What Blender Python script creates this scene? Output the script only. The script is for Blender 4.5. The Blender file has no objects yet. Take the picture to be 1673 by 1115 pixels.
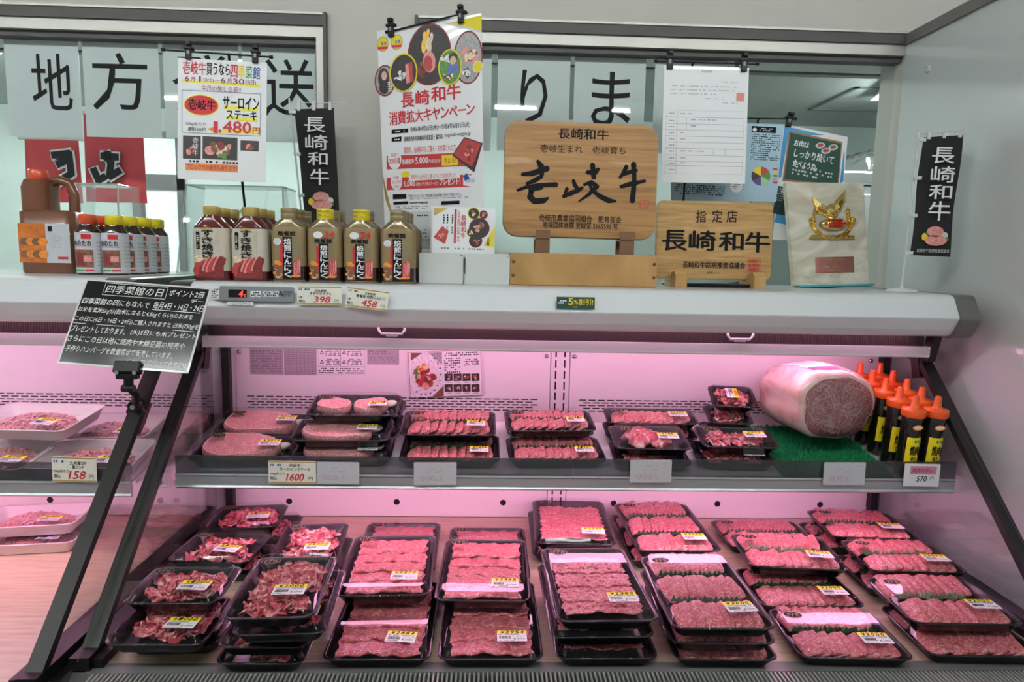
import bpy, bmesh, math, random
from mathutils import Vector, Matrix, Euler
sc = bpy.context.scene
COL = sc.collection
R = math.radians
random.seed(7)

# ---------------------------------------------------------------- camera
F, YAW, PITCH, ROLL = 1100.0, R(2.13), R(7.08), R(1.12)
CAM = Vector((-.2079, -1.8756, 1.5))
_f = Vector((math.sin(YAW)*math.cos(PITCH), math.cos(YAW)*math.cos(PITCH), -math.sin(PITCH)))
_r0 = Vector((math.cos(YAW), -math.sin(YAW), 0)); _d0 = _f.cross(_r0)
_r = math.cos(ROLL)*_r0 - math.sin(ROLL)*_d0
_d = math.sin(ROLL)*_r0 + math.cos(ROLL)*_d0
cd = bpy.data.cameras.new('camera'); cam = bpy.data.objects.new('camera', cd); COL.objects.link(cam)
cd.sensor_fit = 'HORIZONTAL'; cd.sensor_width = 36; cd.lens = 36*F/1673; cd.clip_start = .02; cd.clip_end = 60
mm = Matrix((_r, -_d, -_f)).transposed().to_4x4(); mm.translation = CAM
cam.matrix_world = mm
sc.camera = cam

# ---------------------------------------------------------------- view, world, lights
vs = sc.view_settings
sc.display_settings.display_device = 'sRGB'
vs.view_transform = 'Standard'; vs.look = 'None'; vs.gamma = 1.0; vs.use_curve_mapping = False
vs.exposure = 0.0
sc.cycles.transparent_max_bounces = 24
sc.cycles.max_bounces = 8
sc.cycles.use_denoising = True
sc.cycles.caustics_reflective = False
sc.cycles.caustics_refractive = False
w = bpy.data.worlds.new('shop_air'); sc.world = w; w.use_nodes = True
w.node_tree.nodes['Background'].inputs[0].default_value = (.80, .84, .86, 1)
w.node_tree.nodes['Background'].inputs[1].default_value = WORLD = .40

SHOP_LAMP = 42.0      # emission of the shop's ceiling tubes
CANOPY_TUBE = 12.0    # pink case tubes
SHELF_TUBE = 20.0
ROOM_LAMP = 80.0      # workroom tubes
TUBE_COL = (1.0, .46, .74)

# ---------------------------------------------------------------- pixel -> world
def at(px, py, X=None, Y=None, Z=None):
    v = _r*((px-836.5)/F) + _d*((py-557.5)/F) + _f
    if Y is not None: t = (Y-CAM.y)/v.y
    elif Z is not None: t = (Z-CAM.z)/v.z
    else: t = (X-CAM.x)/v.x
    return CAM + v*t
def ray_dir(px, py):
    return _r*((px-836.5)/F) + _d*((py-557.5)/F) + _f

# ---------------------------------------------------------------- materials
MATS = {}
def _new(name):
    m = bpy.data.materials.new(name); m.use_nodes = True
    nt = m.node_tree
    return m, nt, nt.nodes['Principled BSDF']
def mat(name, col, rough=.5, metal=0.0, coat=0.0, emit=None, es=0.0, var=0.0, scale=30, bump=0.0, spec=.5):
    if name in MATS: return MATS[name]
    m, nt, b = _new(name)
    b.inputs['Base Color'].default_value = (*col, 1); b.inputs['Roughness'].default_value = rough
    b.inputs['Metallic'].default_value = metal; b.inputs['Coat Weight'].default_value = coat
    b.inputs['Specular IOR Level'].default_value = spec
    if emit: b.inputs['Emission Color'].default_value = (*emit, 1); b.inputs['Emission Strength'].default_value = es
    if var or bump:
        tc = nt.nodes.new('ShaderNodeTexCoord'); n = nt.nodes.new('ShaderNodeTexNoise')
        n.inputs['Scale'].default_value = scale; n.inputs['Detail'].default_value = 4
        nt.links.new(tc.outputs['Object'], n.inputs['Vector'])
        if var:
            r = nt.nodes.new('ShaderNodeValToRGB')
            r.color_ramp.elements[0].position = .3; r.color_ramp.elements[1].position = .7
            r.color_ramp.elements[0].color = (*[c*(1-var) for c in col], 1)
            r.color_ramp.elements[1].color = (*[min(1, c*(1+var)) for c in col], 1)
            nt.links.new(n.outputs['Fac'], r.inputs[0]); nt.links.new(r.outputs[0], b.inputs['Base Color'])
        if bump:
            bp = nt.nodes.new('ShaderNodeBump'); bp.inputs['Strength'].default_value = bump; bp.inputs['Distance'].default_value = .002
            nt.links.new(n.outputs['Fac'], bp.inputs['Height']); nt.links.new(bp.outputs[0], b.inputs['Normal'])
    MATS[name] = m
    return m
def clear(name, tint=(1, 1, 1), ior=1.45, rough=.02, gain=1.0, bump=0.0, scale=20, haze=0.0):
    """thin clear plastic / glass: what is behind plus a Fresnel reflection"""
    if name in MATS: return MATS[name]
    m = bpy.data.materials.new(name); m.use_nodes = True; nt = m.node_tree; nt.nodes.clear()
    o = nt.nodes.new('ShaderNodeOutputMaterial'); mx = nt.nodes.new('ShaderNodeMixShader')
    t = nt.nodes.new('ShaderNodeBsdfTransparent'); t.inputs[0].default_value = (*tint, 1)
    g = nt.nodes.new('ShaderNodeBsdfGlossy'); g.inputs['Roughness'].default_value = rough
    fr = nt.nodes.new('ShaderNodeFresnel'); fr.inputs[0].default_value = ior
    ge = nt.nodes.new('ShaderNodeNewGeometry'); mr = nt.nodes.new('ShaderNodeMapRange')   # same reflection on both faces of a thin sheet
    mr.inputs['To Min'].default_value = ior; mr.inputs['To Max'].default_value = 1/ior
    nt.links.new(ge.outputs['Backfacing'], mr.inputs['Value']); nt.links.new(mr.outputs[0], fr.inputs[0])
    mu = nt.nodes.new('ShaderNodeMath'); mu.operation = 'MULTIPLY'; mu.inputs[1].default_value = gain; mu.use_clamp = True
    nt.links.new(fr.outputs[0], mu.inputs[0]); nt.links.new(mu.outputs[0], mx.inputs[0])
    src = t
    if haze:
        df = nt.nodes.new('ShaderNodeBsdfDiffuse'); df.inputs[0].default_value = (.85, .88, .88, 1)
        m2 = nt.nodes.new('ShaderNodeMixShader'); m2.inputs[0].default_value = haze
        nt.links.new(t.outputs[0], m2.inputs[1]); nt.links.new(df.outputs[0], m2.inputs[2]); src = m2
    nt.links.new(src.outputs[0], mx.inputs[1]); nt.links.new(g.outputs[0], mx.inputs[2])
    nt.links.new(mx.outputs[0], o.inputs[0])
    if bump:
        tc = nt.nodes.new('ShaderNodeTexCoord'); n = nt.nodes.new('ShaderNodeTexNoise'); n.inputs['Scale'].default_value = scale
        bp = nt.nodes.new('ShaderNodeBump'); bp.inputs['Strength'].default_value = bump; bp.inputs['Distance'].default_value = .004
        nt.links.new(tc.outputs['Object'], n.inputs['Vector']); nt.links.new(n.outputs['Fac'], bp.inputs['Height'])
        nt.links.new(bp.outputs[0], g.inputs['Normal']); nt.links.new(bp.outputs[0], fr.inputs['Normal'])
    MATS[name] = m
    return m
def ramp_mat(name, stops, scale=60, detail=5, stretch=(1, 1, 1), dist=1.0, rough=.35, bump=.3, kind='noise', coat=0.0, vor=0.0):
    """two- or three-tone mottled surface (meat, wood, stone)"""
    if name in MATS: return MATS[name]
    m, nt, b = _new(name)
    tc = nt.nodes.new('ShaderNodeTexCoord'); mp = nt.nodes.new('ShaderNodeMapping')
    mp.inputs['Scale'].default_value = stretch
    oi = nt.nodes.new('ShaderNodeObjectInfo'); ad = nt.nodes.new('ShaderNodeVectorMath'); ad.operation = 'ADD'
    ml = nt.nodes.new('ShaderNodeMath'); ml.operation = 'MULTIPLY'; ml.inputs[1].default_value = 9.0
    nt.links.new(oi.outputs['Random'], ml.inputs[0])
    nt.links.new(tc.outputs['Object'], ad.inputs[0])
    if kind != 'fixed': nt.links.new(ml.outputs[0], ad.inputs[1])
    nt.links.new(ad.outputs[0], mp.inputs['Vector'])
    n = nt.nodes.new('ShaderNodeTexNoise'); n.inputs['Scale'].default_value = scale; n.inputs['Detail'].default_value = detail
    n.inputs['Distortion'].default_value = dist
    nt.links.new(mp.outputs[0], n.inputs['Vector'])
    r = nt.nodes.new('ShaderNodeValToRGB'); e = r.color_ramp.elements
    while len(e) < len(stops): e.new(.5)
    for k, (p, c) in enumerate(stops): e[k].position = p; e[k].color = (*c, 1)
    out = n.outputs['Fac']
    if vor:
        v = nt.nodes.new('ShaderNodeTexVoronoi'); v.feature = 'DISTANCE_TO_EDGE'; v.inputs['Scale'].default_value = vor
        mixv = nt.nodes.new('ShaderNodeMix'); mixv.data_type = 'VECTOR'; mixv.inputs[0].default_value = .035
        nt.links.new(mp.outputs[0], mixv.inputs['A']); nt.links.new(n.outputs['Color'], mixv.inputs['B'])
        nt.links.new(mixv.outputs['Result'], v.inputs['Vector'])
        mr = nt.nodes.new('ShaderNodeMapRange'); mr.inputs['From Max'].default_value = .12; mr.inputs['To Min'].default_value = .16; mr.inputs['To Max'].default_value = -.06
        nt.links.new(v.outputs['Distance'], mr.inputs['Value'])
        aa = nt.nodes.new('ShaderNodeMath'); aa.operation = 'ADD'
        nt.links.new(n.outputs['Fac'], aa.inputs[0]); nt.links.new(mr.outputs[0], aa.inputs[1]); out = aa.outputs[0]
    nt.links.new(out, r.inputs[0]); nt.links.new(r.outputs[0], b.inputs['Base Color'])
    b.inputs['Roughness'].default_value = rough; b.inputs['Coat Weight'].default_value = coat
    if bump:
        bp = nt.nodes.new('ShaderNodeBump'); bp.inputs['Strength'].default_value = bump; bp.inputs['Distance'].default_value = .001
        nt.links.new(out, bp.inputs['Height']); nt.links.new(bp.outputs[0], b.inputs['Normal'])
    MATS[name] = m
    return m

INK = mat('ink_black', (.010, .010, .012), .6, spec=.12)
INKG = mat('ink_grey', (.22, .22, .24), .6)
INKL = mat('ink_pale', (.42, .40, .42), .6)
INKR = mat('ink_red', (.55, .015, .03), .5)
INKW = mat('ink_white', (.82, .82, .82), .6)
INKB = mat('ink_blue', (.02, .06, .30), .5)
INKY = mat('ink_yellow', (.85, .62, .02), .5)
INKO = mat('ink_orange', (.80, .24, .03), .5)
INKGN = mat('ink_green', (.05, .30, .08), .5)
GOLD = mat('ink_gold', (.55, .38, .12), .35, .3)
PAPER = mat('paper_white', (.80, .80, .82), .45, coat=.3)
PAPERG = mat('paper_grey', (.60, .62, .64), .5)
CREAM = mat('paper_cream', (.78, .76, .66), .5)
WHITE = mat('white_enamel', (.66, .68, .70), .28, coat=.25, var=.015, scale=3)
PANEL = mat('panel_white', (.80, .77, .78), .35, var=.015, scale=4)
DARK = mat('dark_aluminium', (.026, .024, .023), .38, .3, spec=.35)
BLACK = mat('black_plastic', (.007, .007, .008), .4, spec=.25)
ALU = mat('aluminium', (.50, .49, .48), .35, .7, var=.05, scale=8)
STEEL = mat('brushed_steel', (.42, .42, .42), .28, .85, var=.05, scale=10)
GLASS = clear('window_glass', (.96, .98, .975), gain=.9)
PANE = clear('case_glass', (.93, .95, .94), gain=1.7)
ACRYL = clear('clear_acrylic', (.93, .97, .97), gain=2.0, haze=.10)
FILM = clear('clear_film', (.98, .98, .98), gain=1.5, rough=.04, bump=.5, scale=30, haze=.03)
LID = clear('pack_lid', (.97, .96, .98), gain=.58, rough=.035, bump=.22, scale=6, haze=.003)
SMOKE = clear('smoky_guard', (.40, .41, .43), gain=1.2, rough=.06, haze=.035)

# ---------------------------------------------------------------- mesh builder
def txt2d(body, _c={}):
    if body in _c: return _c[body]
    cu = bpy.data.curves.new('t', 'FONT'); cu.body = body; cu.resolution_u = 2
    o = bpy.data.objects.new('t', cu)
    me = o.to_mesh()
    vs_ = [(v.co.x, v.co.y) for v in me.vertices]; fs = [tuple(p.vertices) for p in me.polygons]
    o.to_mesh_clear(); bpy.data.objects.remove(o); bpy.data.curves.remove(cu)
    _c[body] = (vs_, fs)
    return _c[body]
class M:
    def __init__(s): s.v, s.f, s.mi, s.sm, s.ms = [], [], [], [], []
    def slot(s, m):
        if m not in s.ms: s.ms.append(m)
        return s.ms.index(m)
    def add(s, vs, fs, m, smooth=False, T=None):
        o = len(s.v); k = s.slot(m)
        s.v += [tuple(T @ Vector(p)) if T else tuple(p) for p in vs]
        for f in fs: s.f.append(tuple(i+o for i in f)); s.mi.append(k); s.sm.append(smooth)
    def box(s, a, b, m, bev=0.0, seg=1, T=None):
        x0, y0, z0 = a; x1, y1, z1 = b
        if not bev:
            v = [(x, y, z) for x in (x0, x1) for y in (y0, y1) for z in (z0, z1)]
            s.add(v, [(0, 1, 3, 2), (4, 6, 7, 5), (0, 4, 5, 1), (2, 3, 7, 6), (0, 2, 6, 4), (1, 5, 7, 3)], m, False, T); return
        bm = bmesh.new(); bmesh.ops.create_cube(bm, size=1)
        for q in bm.verts: q.co = Vector(((x0+x1)/2+q.co.x*(x1-x0), (y0+y1)/2+q.co.y*(y1-y0), (z0+z1)/2+q.co.z*(z1-z0)))
        bmesh.ops.bevel(bm, geom=bm.edges[:], offset=bev, segments=seg, affect='EDGES', profile=.6)
        bm.verts.index_update()
        s.add([q.co[:] for q in bm.verts], [tuple(q.index for q in f.verts) for f in bm.faces], m, False, T); bm.free()
    def loft(s, rings, m, cap0=True, cap1=True, smooth=True, T=None, closed=True):
        n = len(rings[0]); vs_ = [p for r in rings for p in r]; fs = []
        for k in range(len(rings)-1):
            for i in range(n if closed else n-1):
                j = (i+1) % n; fs.append((k*n+i, k*n+j, (k+1)*n+j, (k+1)*n+i))
        s.add(vs_, fs, m, smooth, T)
        if cap0: s.add(list(reversed(rings[0])), [tuple(range(n))], m, False, T)
        if cap1: s.add(rings[-1], [tuple(range(n))], m, False, T)
    def lathe(s, prof, m, n=24, T=None, smooth=True, cap=True):
        rings = [[(r*math.cos(2*math.pi*i/n), r*math.sin(2*math.pi*i/n), z) for i in range(n)] for r, z in prof]
        s.loft(rings, m, cap, cap, smooth, T)
    def tube(s, pts, r, m, n=10, T=None, cap=True):
        pts = [Vector(p) for p in pts]; rings = []
        up = None
        for i, p in enumerate(pts):
            t = (pts[min(i+1, len(pts)-1)]-pts[max(i-1, 0)]).normalized()
            if up is None: up = Vector((0, 0, 1)) if abs(t.z) < .9 else Vector((1, 0, 0))
            a = t.cross(up).normalized(); b = a.cross(t).normalized(); up = b
            rings.append([tuple(p+a*r*math.cos(2*math.pi*k/n)+b*r*math.sin(2*math.pi*k/n)) for k in range(n)])
        s.loft(rings, m, cap, cap, True, T)
    def bar(s, p, q, wx, wy, m, T=None, ref=(1, 0, 0)):
        """rectangular bar from p to q; wx along ref, wy across"""
        p, q = Vector(p), Vector(q); t = (q-p).normalized(); a = Vector(ref); b = t.cross(a).normalized(); a = b.cross(t).normalized()
        rg = [[tuple(c+a*sx*wx/2+b*sy*wy/2) for sx, sy in ((-1, -1), (1, -1), (1, 1), (-1, 1))] for c in (p, q)]
        s.loft(rg, m, True, True, False, T)
    def poly(s, pts, m, z=0.0, T=None):
        s.add([(p[0], p[1], z) for p in pts], [tuple(range(len(pts)))], m, False, T)
    def rect(s, x0, y0, x1, y1, m, z=0.0, T=None):
        s.poly([(x0, y0), (x1, y0), (x1, y1), (x0, y1)], m, z, T)
    def oval(s, cx, cy, rx, ry, m, z=0.0, n=24, T=None, rot=0):
        c, d = math.cos(rot), math.sin(rot); P = []
        for i in range(n):
            a = 2*math.pi*i/n; x, y = rx*math.cos(a), ry*math.sin(a); P.append((cx+x*c-y*d, cy+x*d+y*c))
        s.poly(P, m, z, T)
    def plate(s, pts, t, m, T=None, z0=0.0):
        """outline in xy, thickness t along z (front face at z0, back at z0-t)"""
        s.loft([[(x, y, z0-t) for x, y in pts], [(x, y, z0) for x, y in pts]], m, True, True, False, T)
    def text(s, body, u0, v0, u1, v1, m, z=0.0, bold=0.0, shear=0.0, vert=False, T=None, flip=False):
        """text filling the box (u0,v0)-(u1,v1); vert stacks the characters"""
        if vert:
            n = len(body); hgt = (v1-v0)/n
            for i, ch in enumerate(body):
                if ch == ' ': continue
                s.text(ch, u0, v1-(i+.97)*hgt, u1, v1-(i+.05)*hgt, m, z, bold, shear, False, T)
            return
        vs_, fs = txt2d(body)
        if not vs_: return
        xs = [p[0] for p in vs_]; ys = [p[1] for p in vs_]
        ax, bx, ay, by = min(xs), max(xs), min(ys), max(ys)
        if body in ('一', 'ー', '-', '・', '~', '〜'): ay, by = -.05, .8
        sx = (u1-u0)/max(bx-ax, 1e-6); sy = (v1-v0)/max(by-ay, 1e-6)
        P = []
        for x, y in vs_:
            yy = (y-ay)*sy; xx = (x-ax)*sx
            if flip: xx = (u1-u0)-xx
            P.append((u0+xx+shear*(yy-(v1-v0)/2), v0+yy, z))
        offs = [(0, 0)] if not bold else [(0, 0), (bold, 0), (bold/2, bold*.6)]
        if flip: fs = [tuple(reversed(f)) for f in fs]
        for k, (dx, dy) in enumerate(offs):
            s.add([(p[0]+dx, p[1]+dy, p[2]+k*2e-5) for p in P], fs, m, False, T)
    def dashes(s, u0, v0, u1, v1, rows, m, z=0.0, seed=1, fill=.75, h=.5, cell=None, T=None):
        """unreadably small print: rows of tiny strokes"""
        rg = random.Random(seed); dv = (v1-v0)/rows; cell = cell or dv*.9
        for r in range(rows):
            y = v1-(r+.5)*dv; x = u0; end = u1 if rg.random() < .7 else u0+(u1-u0)*rg.uniform(.55, .95)
            while x < end-cell*.5:
                w_ = cell*rg.uniform(.5, .95)
                if rg.random() < fill: s.rect(x, y-dv*h/2, min(x+w_, u1), y+dv*h/2, m, z, T)
                x += cell
    def grid(s, fn, nu, nv, m, smooth=True, T=None):
        vs_ = [fn(i/nu, j/nv) for j in range(nv+1) for i in range(nu+1)]
        fs = [(j*(nu+1)+i, j*(nu+1)+i+1, (j+1)*(nu+1)+i+1, (j+1)*(nu+1)+i) for j in range(nv) for i in range(nu)]
        s.add(vs_, fs, m, smooth, T)
    def mesh(s, name='mesh'):
        me = bpy.data.meshes.new(name); me.from_pydata(s.v, [], s.f)
        for m in s.ms: me.materials.append(m)
        me.polygons.foreach_set('material_index', s.mi); me.polygons.foreach_set('use_smooth', s.sm)
        me.update(); return me
    def build(s, name, parent=None, loc=None, rot=None, mw=None):
        return inst(s.mesh(name), name, parent, loc, rot, mw)
def inst(me, name, parent=None, loc=None, rot=None, mw=None):
    o = bpy.data.objects.new(name, me); COL.objects.link(o)
    if parent: o.parent = parent
    if mw is not None: o.matrix_local = mw
    else:
        if loc is not None: o.location = loc
        if rot is not None: o.rotation_euler = rot
    return o
def tag(o, label=None, cat=None, group=None, kind=None):
    if label: o['label'] = label
    if cat: o['category'] = cat
    if group: o['group'] = group
    if kind: o['kind'] = kind
    return o
def thing(name, label, cat, loc=(0, 0, 0), rot=(0, 0, 0), group=None, mw=None):
    o = inst(None, name, None, loc, rot, mw); o.empty_display_size = .05
    return tag(o, label, cat, group)
def rrect(w_, d_, r, n=5, cx=0, cy=0):
    P = []
    for sx, sy, a0 in ((1, 1, 0), (-1, 1, 90), (-1, -1, 180), (1, -1, 270)):
        for i in range(n+1):
            a = R(a0+90*i/n); P.append((cx+sx*(w_/2-r)+r*math.cos(a), cy+sy*(d_/2-r)+r*math.sin(a)))
    return P
def ring(w_, d_, r, z, n=5, cx=0, cy=0):
    return [(x, y, z) for x, y in rrect(w_, d_, r, n, cx, cy)]

def pushed(c, k):
    """the same card moved k times as far from the camera and scaled to its true size there"""
    o = Card((0, 0, 0), (0, 0, 0), c.w*k, c.h*k); o.mw = c.mw.copy(); o.mw.translation = CAM+(c.mw.translation-CAM)*k; o.inv = o.mw.inverted(); return o
class Card:
    """a flat upright thing: local x right, y up, z towards the viewer. uv() maps a photo pixel onto its plane"""
    def __init__(s, c, rot, w_, h_):
        s.mw = Matrix.Translation(c) @ Euler([R(a) for a in rot], 'XYZ').to_matrix().to_4x4()
        s.inv = s.mw.inverted(); s.w, s.h = w_, h_
    def uv(s, px, py):
        o = s.inv @ CAM; d = s.inv.to_3x3() @ ray_dir(px, py); t = -o.z/d.z
        return (o.x+d.x*t, o.y+d.y*t)
    def box(s, x0, y0, x1, y1):
        """photo box (left, top, right, bottom) -> u0, v0, u1, v1"""
        a = s.uv(x0, (y0+y1)/2); b = s.uv(x1, (y0+y1)/2); c = s.uv((x0+x1)/2, y0); d = s.uv((x0+x1)/2, y1)
        return (a[0], d[1], b[0], c[1])
    def quad(s, m, pts, mt, z):
        m.poly([s.uv(*p) for p in pts][::-1], mt, z)
    def text(s, m, body, x0, y0, x1, y1, mt, z=.0006, **k):
        m.text(body, *s.box(x0, y0, x1, y1), mt, z, **k)
    def rect(s, m, x0, y0, x1, y1, mt, z=.0004):
        m.rect(*s.box(x0, y0, x1, y1), mt, z)
    def dash(s, m, x0, y0, x1, y1, rows, mt, z=.0006, **k):
        m.dashes(*s.box(x0, y0, x1, y1), rows, mt, z, **k)
    def oval(s, m, px, py, rx, ry, mt, z=.0005, rot=0):
        b = s.box(px-rx, py-ry, px+rx, py+ry)
        m.oval((b[0]+b[2])/2, (b[1]+b[3])/2, (b[2]-b[0])/2, (b[3]-b[1])/2, mt, z, rot=rot)
    def frame(s, m, x0, y0, x1, y1, mt, t=.0006, z=.0006):
        u0, v0, u1, v1 = s.box(x0, y0, x1, y1)
        m.rect(u0, v0, u1, v0+t, mt, z); m.rect(u0, v1-t, u1, v1, mt, z); m.rect(u0, v0, u0+t, v1, mt, z); m.rect(u1-t, v0, u1, v1, mt, z)

# ================================================================ the setting
WALLM = mat('wall_beige', (.50, .48, .44), .6, var=.03, scale=5, bump=.15)
MINT = mat('mint_wall', (.60, .68, .65), .6, var=.02, scale=3)
GREYG = mat('workroom_ceiling_paint', (.36, .41, .40), .6)
FLOORM = mat('floor_vinyl', (.42, .40, .37), .35, var=.06, scale=6)
CEILM = mat('ceiling_board', (.62, .62, .60), .7, var=.03, scale=12)
FRAMEM = mat('window_aluminium', (.42, .41, .38), .4, .45)
FRAMED = mat('window_gap_dark', (.06, .052, .048), .5)
YW = .14
def struct(m, name, parent=None):
    o = m.build(name, parent)
    if not parent: tag(o, kind='structure')
    return o
def bx(name, boxes, parent=None):
    m = M()
    for a, b, mt in boxes: m.box(a, b, mt)
    return struct(m, name, parent)
bx('floor', [((-4.5, -6, -.05), (2.6, 2.9, 0), FLOORM)])
bx('ceiling', [((-4.5, -6, 2.92), (2.6, YW+.12, 2.98), CEILM)])
ZW, ZB = 2.165, 1.18
XL1, XR1, XL2, XR2 = -3.6, -.672, -.425, 1.0
bx('wall_back', [((-4.5, YW, ZW), (2.6, YW+.12, 2.92), WALLM), ((-4.5, YW, 0), (2.6, YW+.12, ZB), WALLM),
                 ((XR1, YW, ZB), (XL2, YW+.12, ZW), WALLM), ((XR2, YW, ZB), (2.6, YW+.12, ZW), WALLM), ((-4.5, YW, ZB), (XL1, YW+.12, ZW), WALLM)])
# white partition panel on the right, with a dark strip along its top edge
PARTM = mat('partition_enamel', (.60, .63, .63), .22, coat=.4, var=.02, scale=2, bump=.04)
m = M(); m.box((1.0, -1.3, .0), (1.05, YW, 2.135), PARTM)
wr = struct(m, 'wall_right')
m = M(); m.box((.992, -1.3, 2.135), (1.058, YW, 2.165), mat('strip_grey_brown', (.17, .16, .15), .5)); struct(m, 'trim_1')
m = M()
pa = at(1517, 113, X=1.0); m.lathe([(.011, 0), (.011, .003), (.006, .005)], mat('cap_plug', (.55, .55, .53), .4), 14, T=Matrix.Translation((1.0, pa.y, pa.z)) @ Matrix.Rotation(R(-90), 4, 'Y'))
m.build('screw_cap', wr)
# windows: frame, pane
def window(name, x0, x1, right_jamb=True, left_jamb=True):
    m = M()
    m.box((x0, YW-.012, ZW-.028), (x1, YW+.05, ZW+.004), FRAMED)
    m.box((x0, YW-.016, ZW), (x1, YW+.004, ZW+.006), FRAMEM)
    m.box((x0, YW-.004, ZW-.058), (x1, YW+.05, ZW-.028), FRAMEM)
    m.box((x0, YW+.012, ZW-.074), (x1, YW+.05, ZW-.058), FRAMED)
    m.box((x0, YW-.004, ZB), (x1, YW+.05, ZB+.05), FRAMEM)
    for flag, xx, s in ((left_jamb, x0, 1), (right_jamb, x1, -1)):
        if not flag: continue
        a, b = sorted((xx, xx+s*.010)); m.box((a, YW-.0165, ZB), (b, YW+.049, ZW+.0065), FRAMED)
        a, b = sorted((xx+s*.010, xx+s*.032)); m.box((a, YW-.0045, ZB+.05), (b, YW+.05, ZW-.058), FRAMEM)
        a, b = sorted((xx+s*.032, xx+s*.038)); m.box((a, YW+.012, ZB), (b, YW+.05, ZW-.058), FRAMED)
    f = struct(m, name)
    g = M(); g.box((x0+.01, YW+.028, ZB+.04), (x1-.01, YW+.032, ZW-.06), GLASS); g.build('pane', f)
window('window_1', XL1, XR1)
window('window_2', XL2, XR2, right_jamb=False)

# workroom behind the glass
YF = 2.8
WX0, WX1, WZ0, WZ1 = at(216, 255, Y=2.8).x, at(300, 255, Y=2.8).x, 1.2, at(260, 216, Y=2.8).z
WM = at(240, 298, Y=2.8).z
bx('wall_far', [((-4.6, YF, 0), (WX0, YF+.1, 2.45), MINT), ((WX0, YF, WZ1), (WX1, YF+.1, 2.45), MINT), ((WX0, YF, 0), (WX1, YF+.1, WZ0), MINT), ((WX1, YF, 0), (3.2, YF+.1, 2.45), MINT)])
bx('wall_workroom_right', [((3.2, YW+.12, 0), (3.3, YF, 2.45), MINT)])
bx('wall_workroom_left', [((-4.7, YW+.12, 0), (-4.6, YF, 2.45), MINT)])
bx('ceiling_workroom', [((-4.6, YW+.12, 2.43), (3.2, YF, 2.48), GREYG)])
bx('beam_workroom', [((-4.6, .45, 2.17), (3.2, .60, 2.43), MINT)])
mb = M()
for a, b in (((1.72, 1.75, 2.424), (2.30, 1.77, 2.43)), ((1.72, 2.28, 2.424), (2.30, 2.30, 2.43)), ((1.72, 1.75, 2.424), (1.74, 2.3, 2.43)), ((2.28, 1.75, 2.424), (2.30, 2.3, 2.43))):
    mb.box(a, b, mat('hatch_rim', (.10, .12, .12), .6))
struct(mb, 'trim_2')
# frosted daylight window in the far wall
FROST = mat('frosted_daylight', (.7, .75, .75), .6, emit=(.80, .90, .88), es=.55, var=.25, scale=26)
m = M(); FD = mat('far_frame_dark', (.10, .10, .10), .5)
for a, b in (((WX0, WZ0), (WX0+.07, WZ1)), ((WX1-.04, WZ0), (WX1, WZ1)), ((WX0, WZ1-.04), (WX1, WZ1)), ((WX0, WM-.05), (WX1, WM+.05)), ((WX0, WZ0), (WX1, WZ0+.04))): m.box((a[0], YF-.03, a[1]), (b[0], YF+.06, b[1]), FD)
w3 = struct(m, 'window_3')
for z0, z1 in ((WZ0+.04, WM-.05), (WM+.05, WZ1-.04)):
    m = M(); m.box((WX0+.07, YF, z0), (WX1-.04, YF+.02, z1), FROST); m.build('pane', w3)

# ---------------------------------------------------------------- lamps of the shop and the workroom
TUBEW = mat('tube_white', (.9, .9, .9), .5, emit=(.93, 1.0, .98), es=SHOP_LAMP)
TUBER = mat('tube_workroom', (.9, .9, .9), .5, emit=(.90, 1.0, .97), es=ROOM_LAMP)
HOUSING = mat('lamp_housing', (.75, .75, .73), .5)
def fixture(x, y, z, label, tm, rot=0, L=1.2, group=None, n=2):
    t = thing('ceiling_lamp', label, 'lamp', (x, y, z), (0, 0, rot), group)
    m = M(); m.loft([[(-L/2, -.11, 0), (L/2, -.11, 0), (L/2, .11, 0), (-L/2, .11, 0)], [(-L/2, -.13, -.03), (L/2, -.13, -.03), (L/2, .13, -.03), (-L/2, .13, -.03)]], HOUSING, smooth=False); m.build('housing', t)
    for k in range(n):
        yy = (k-(n-1)/2)*.14
        m = M(); m.tube([(-L/2+.02, yy, -.05), (L/2-.02, yy, -.05)], .016, tm, 10); m.build('lamp_tube', t)
    return t
for x, L in ((-3.02, .30), (-1.52, .30), (.02, .42), (1.03, .26)): fixture(x, -4.2, 2.92, 'short tube lamp on the shop ceiling far behind the counter, mirrored in the window glass', TUBEW, L=L, group='far shop ceiling lamps', n=1)
for x in (-3.2, -1.7, -.2, 1.3): fixture(x, -2.0, 2.92, 'twin tube lamp on the shop ceiling above the counter', TUBEW, group='shop ceiling lamps', L=1.3)
fixture(1.9, 1.45, 2.43, 'lit tube lamp on the workroom ceiling seen through the right window', TUBER, R(75), .9)
fixture(-1.0, 1.3, 2.43, 'tube lamp on the workroom ceiling behind the lettered sheets', TUBER)
fixture(-3.0, 1.3, 2.43, 'tube lamp on the workroom ceiling behind the red banners', TUBER)

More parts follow.
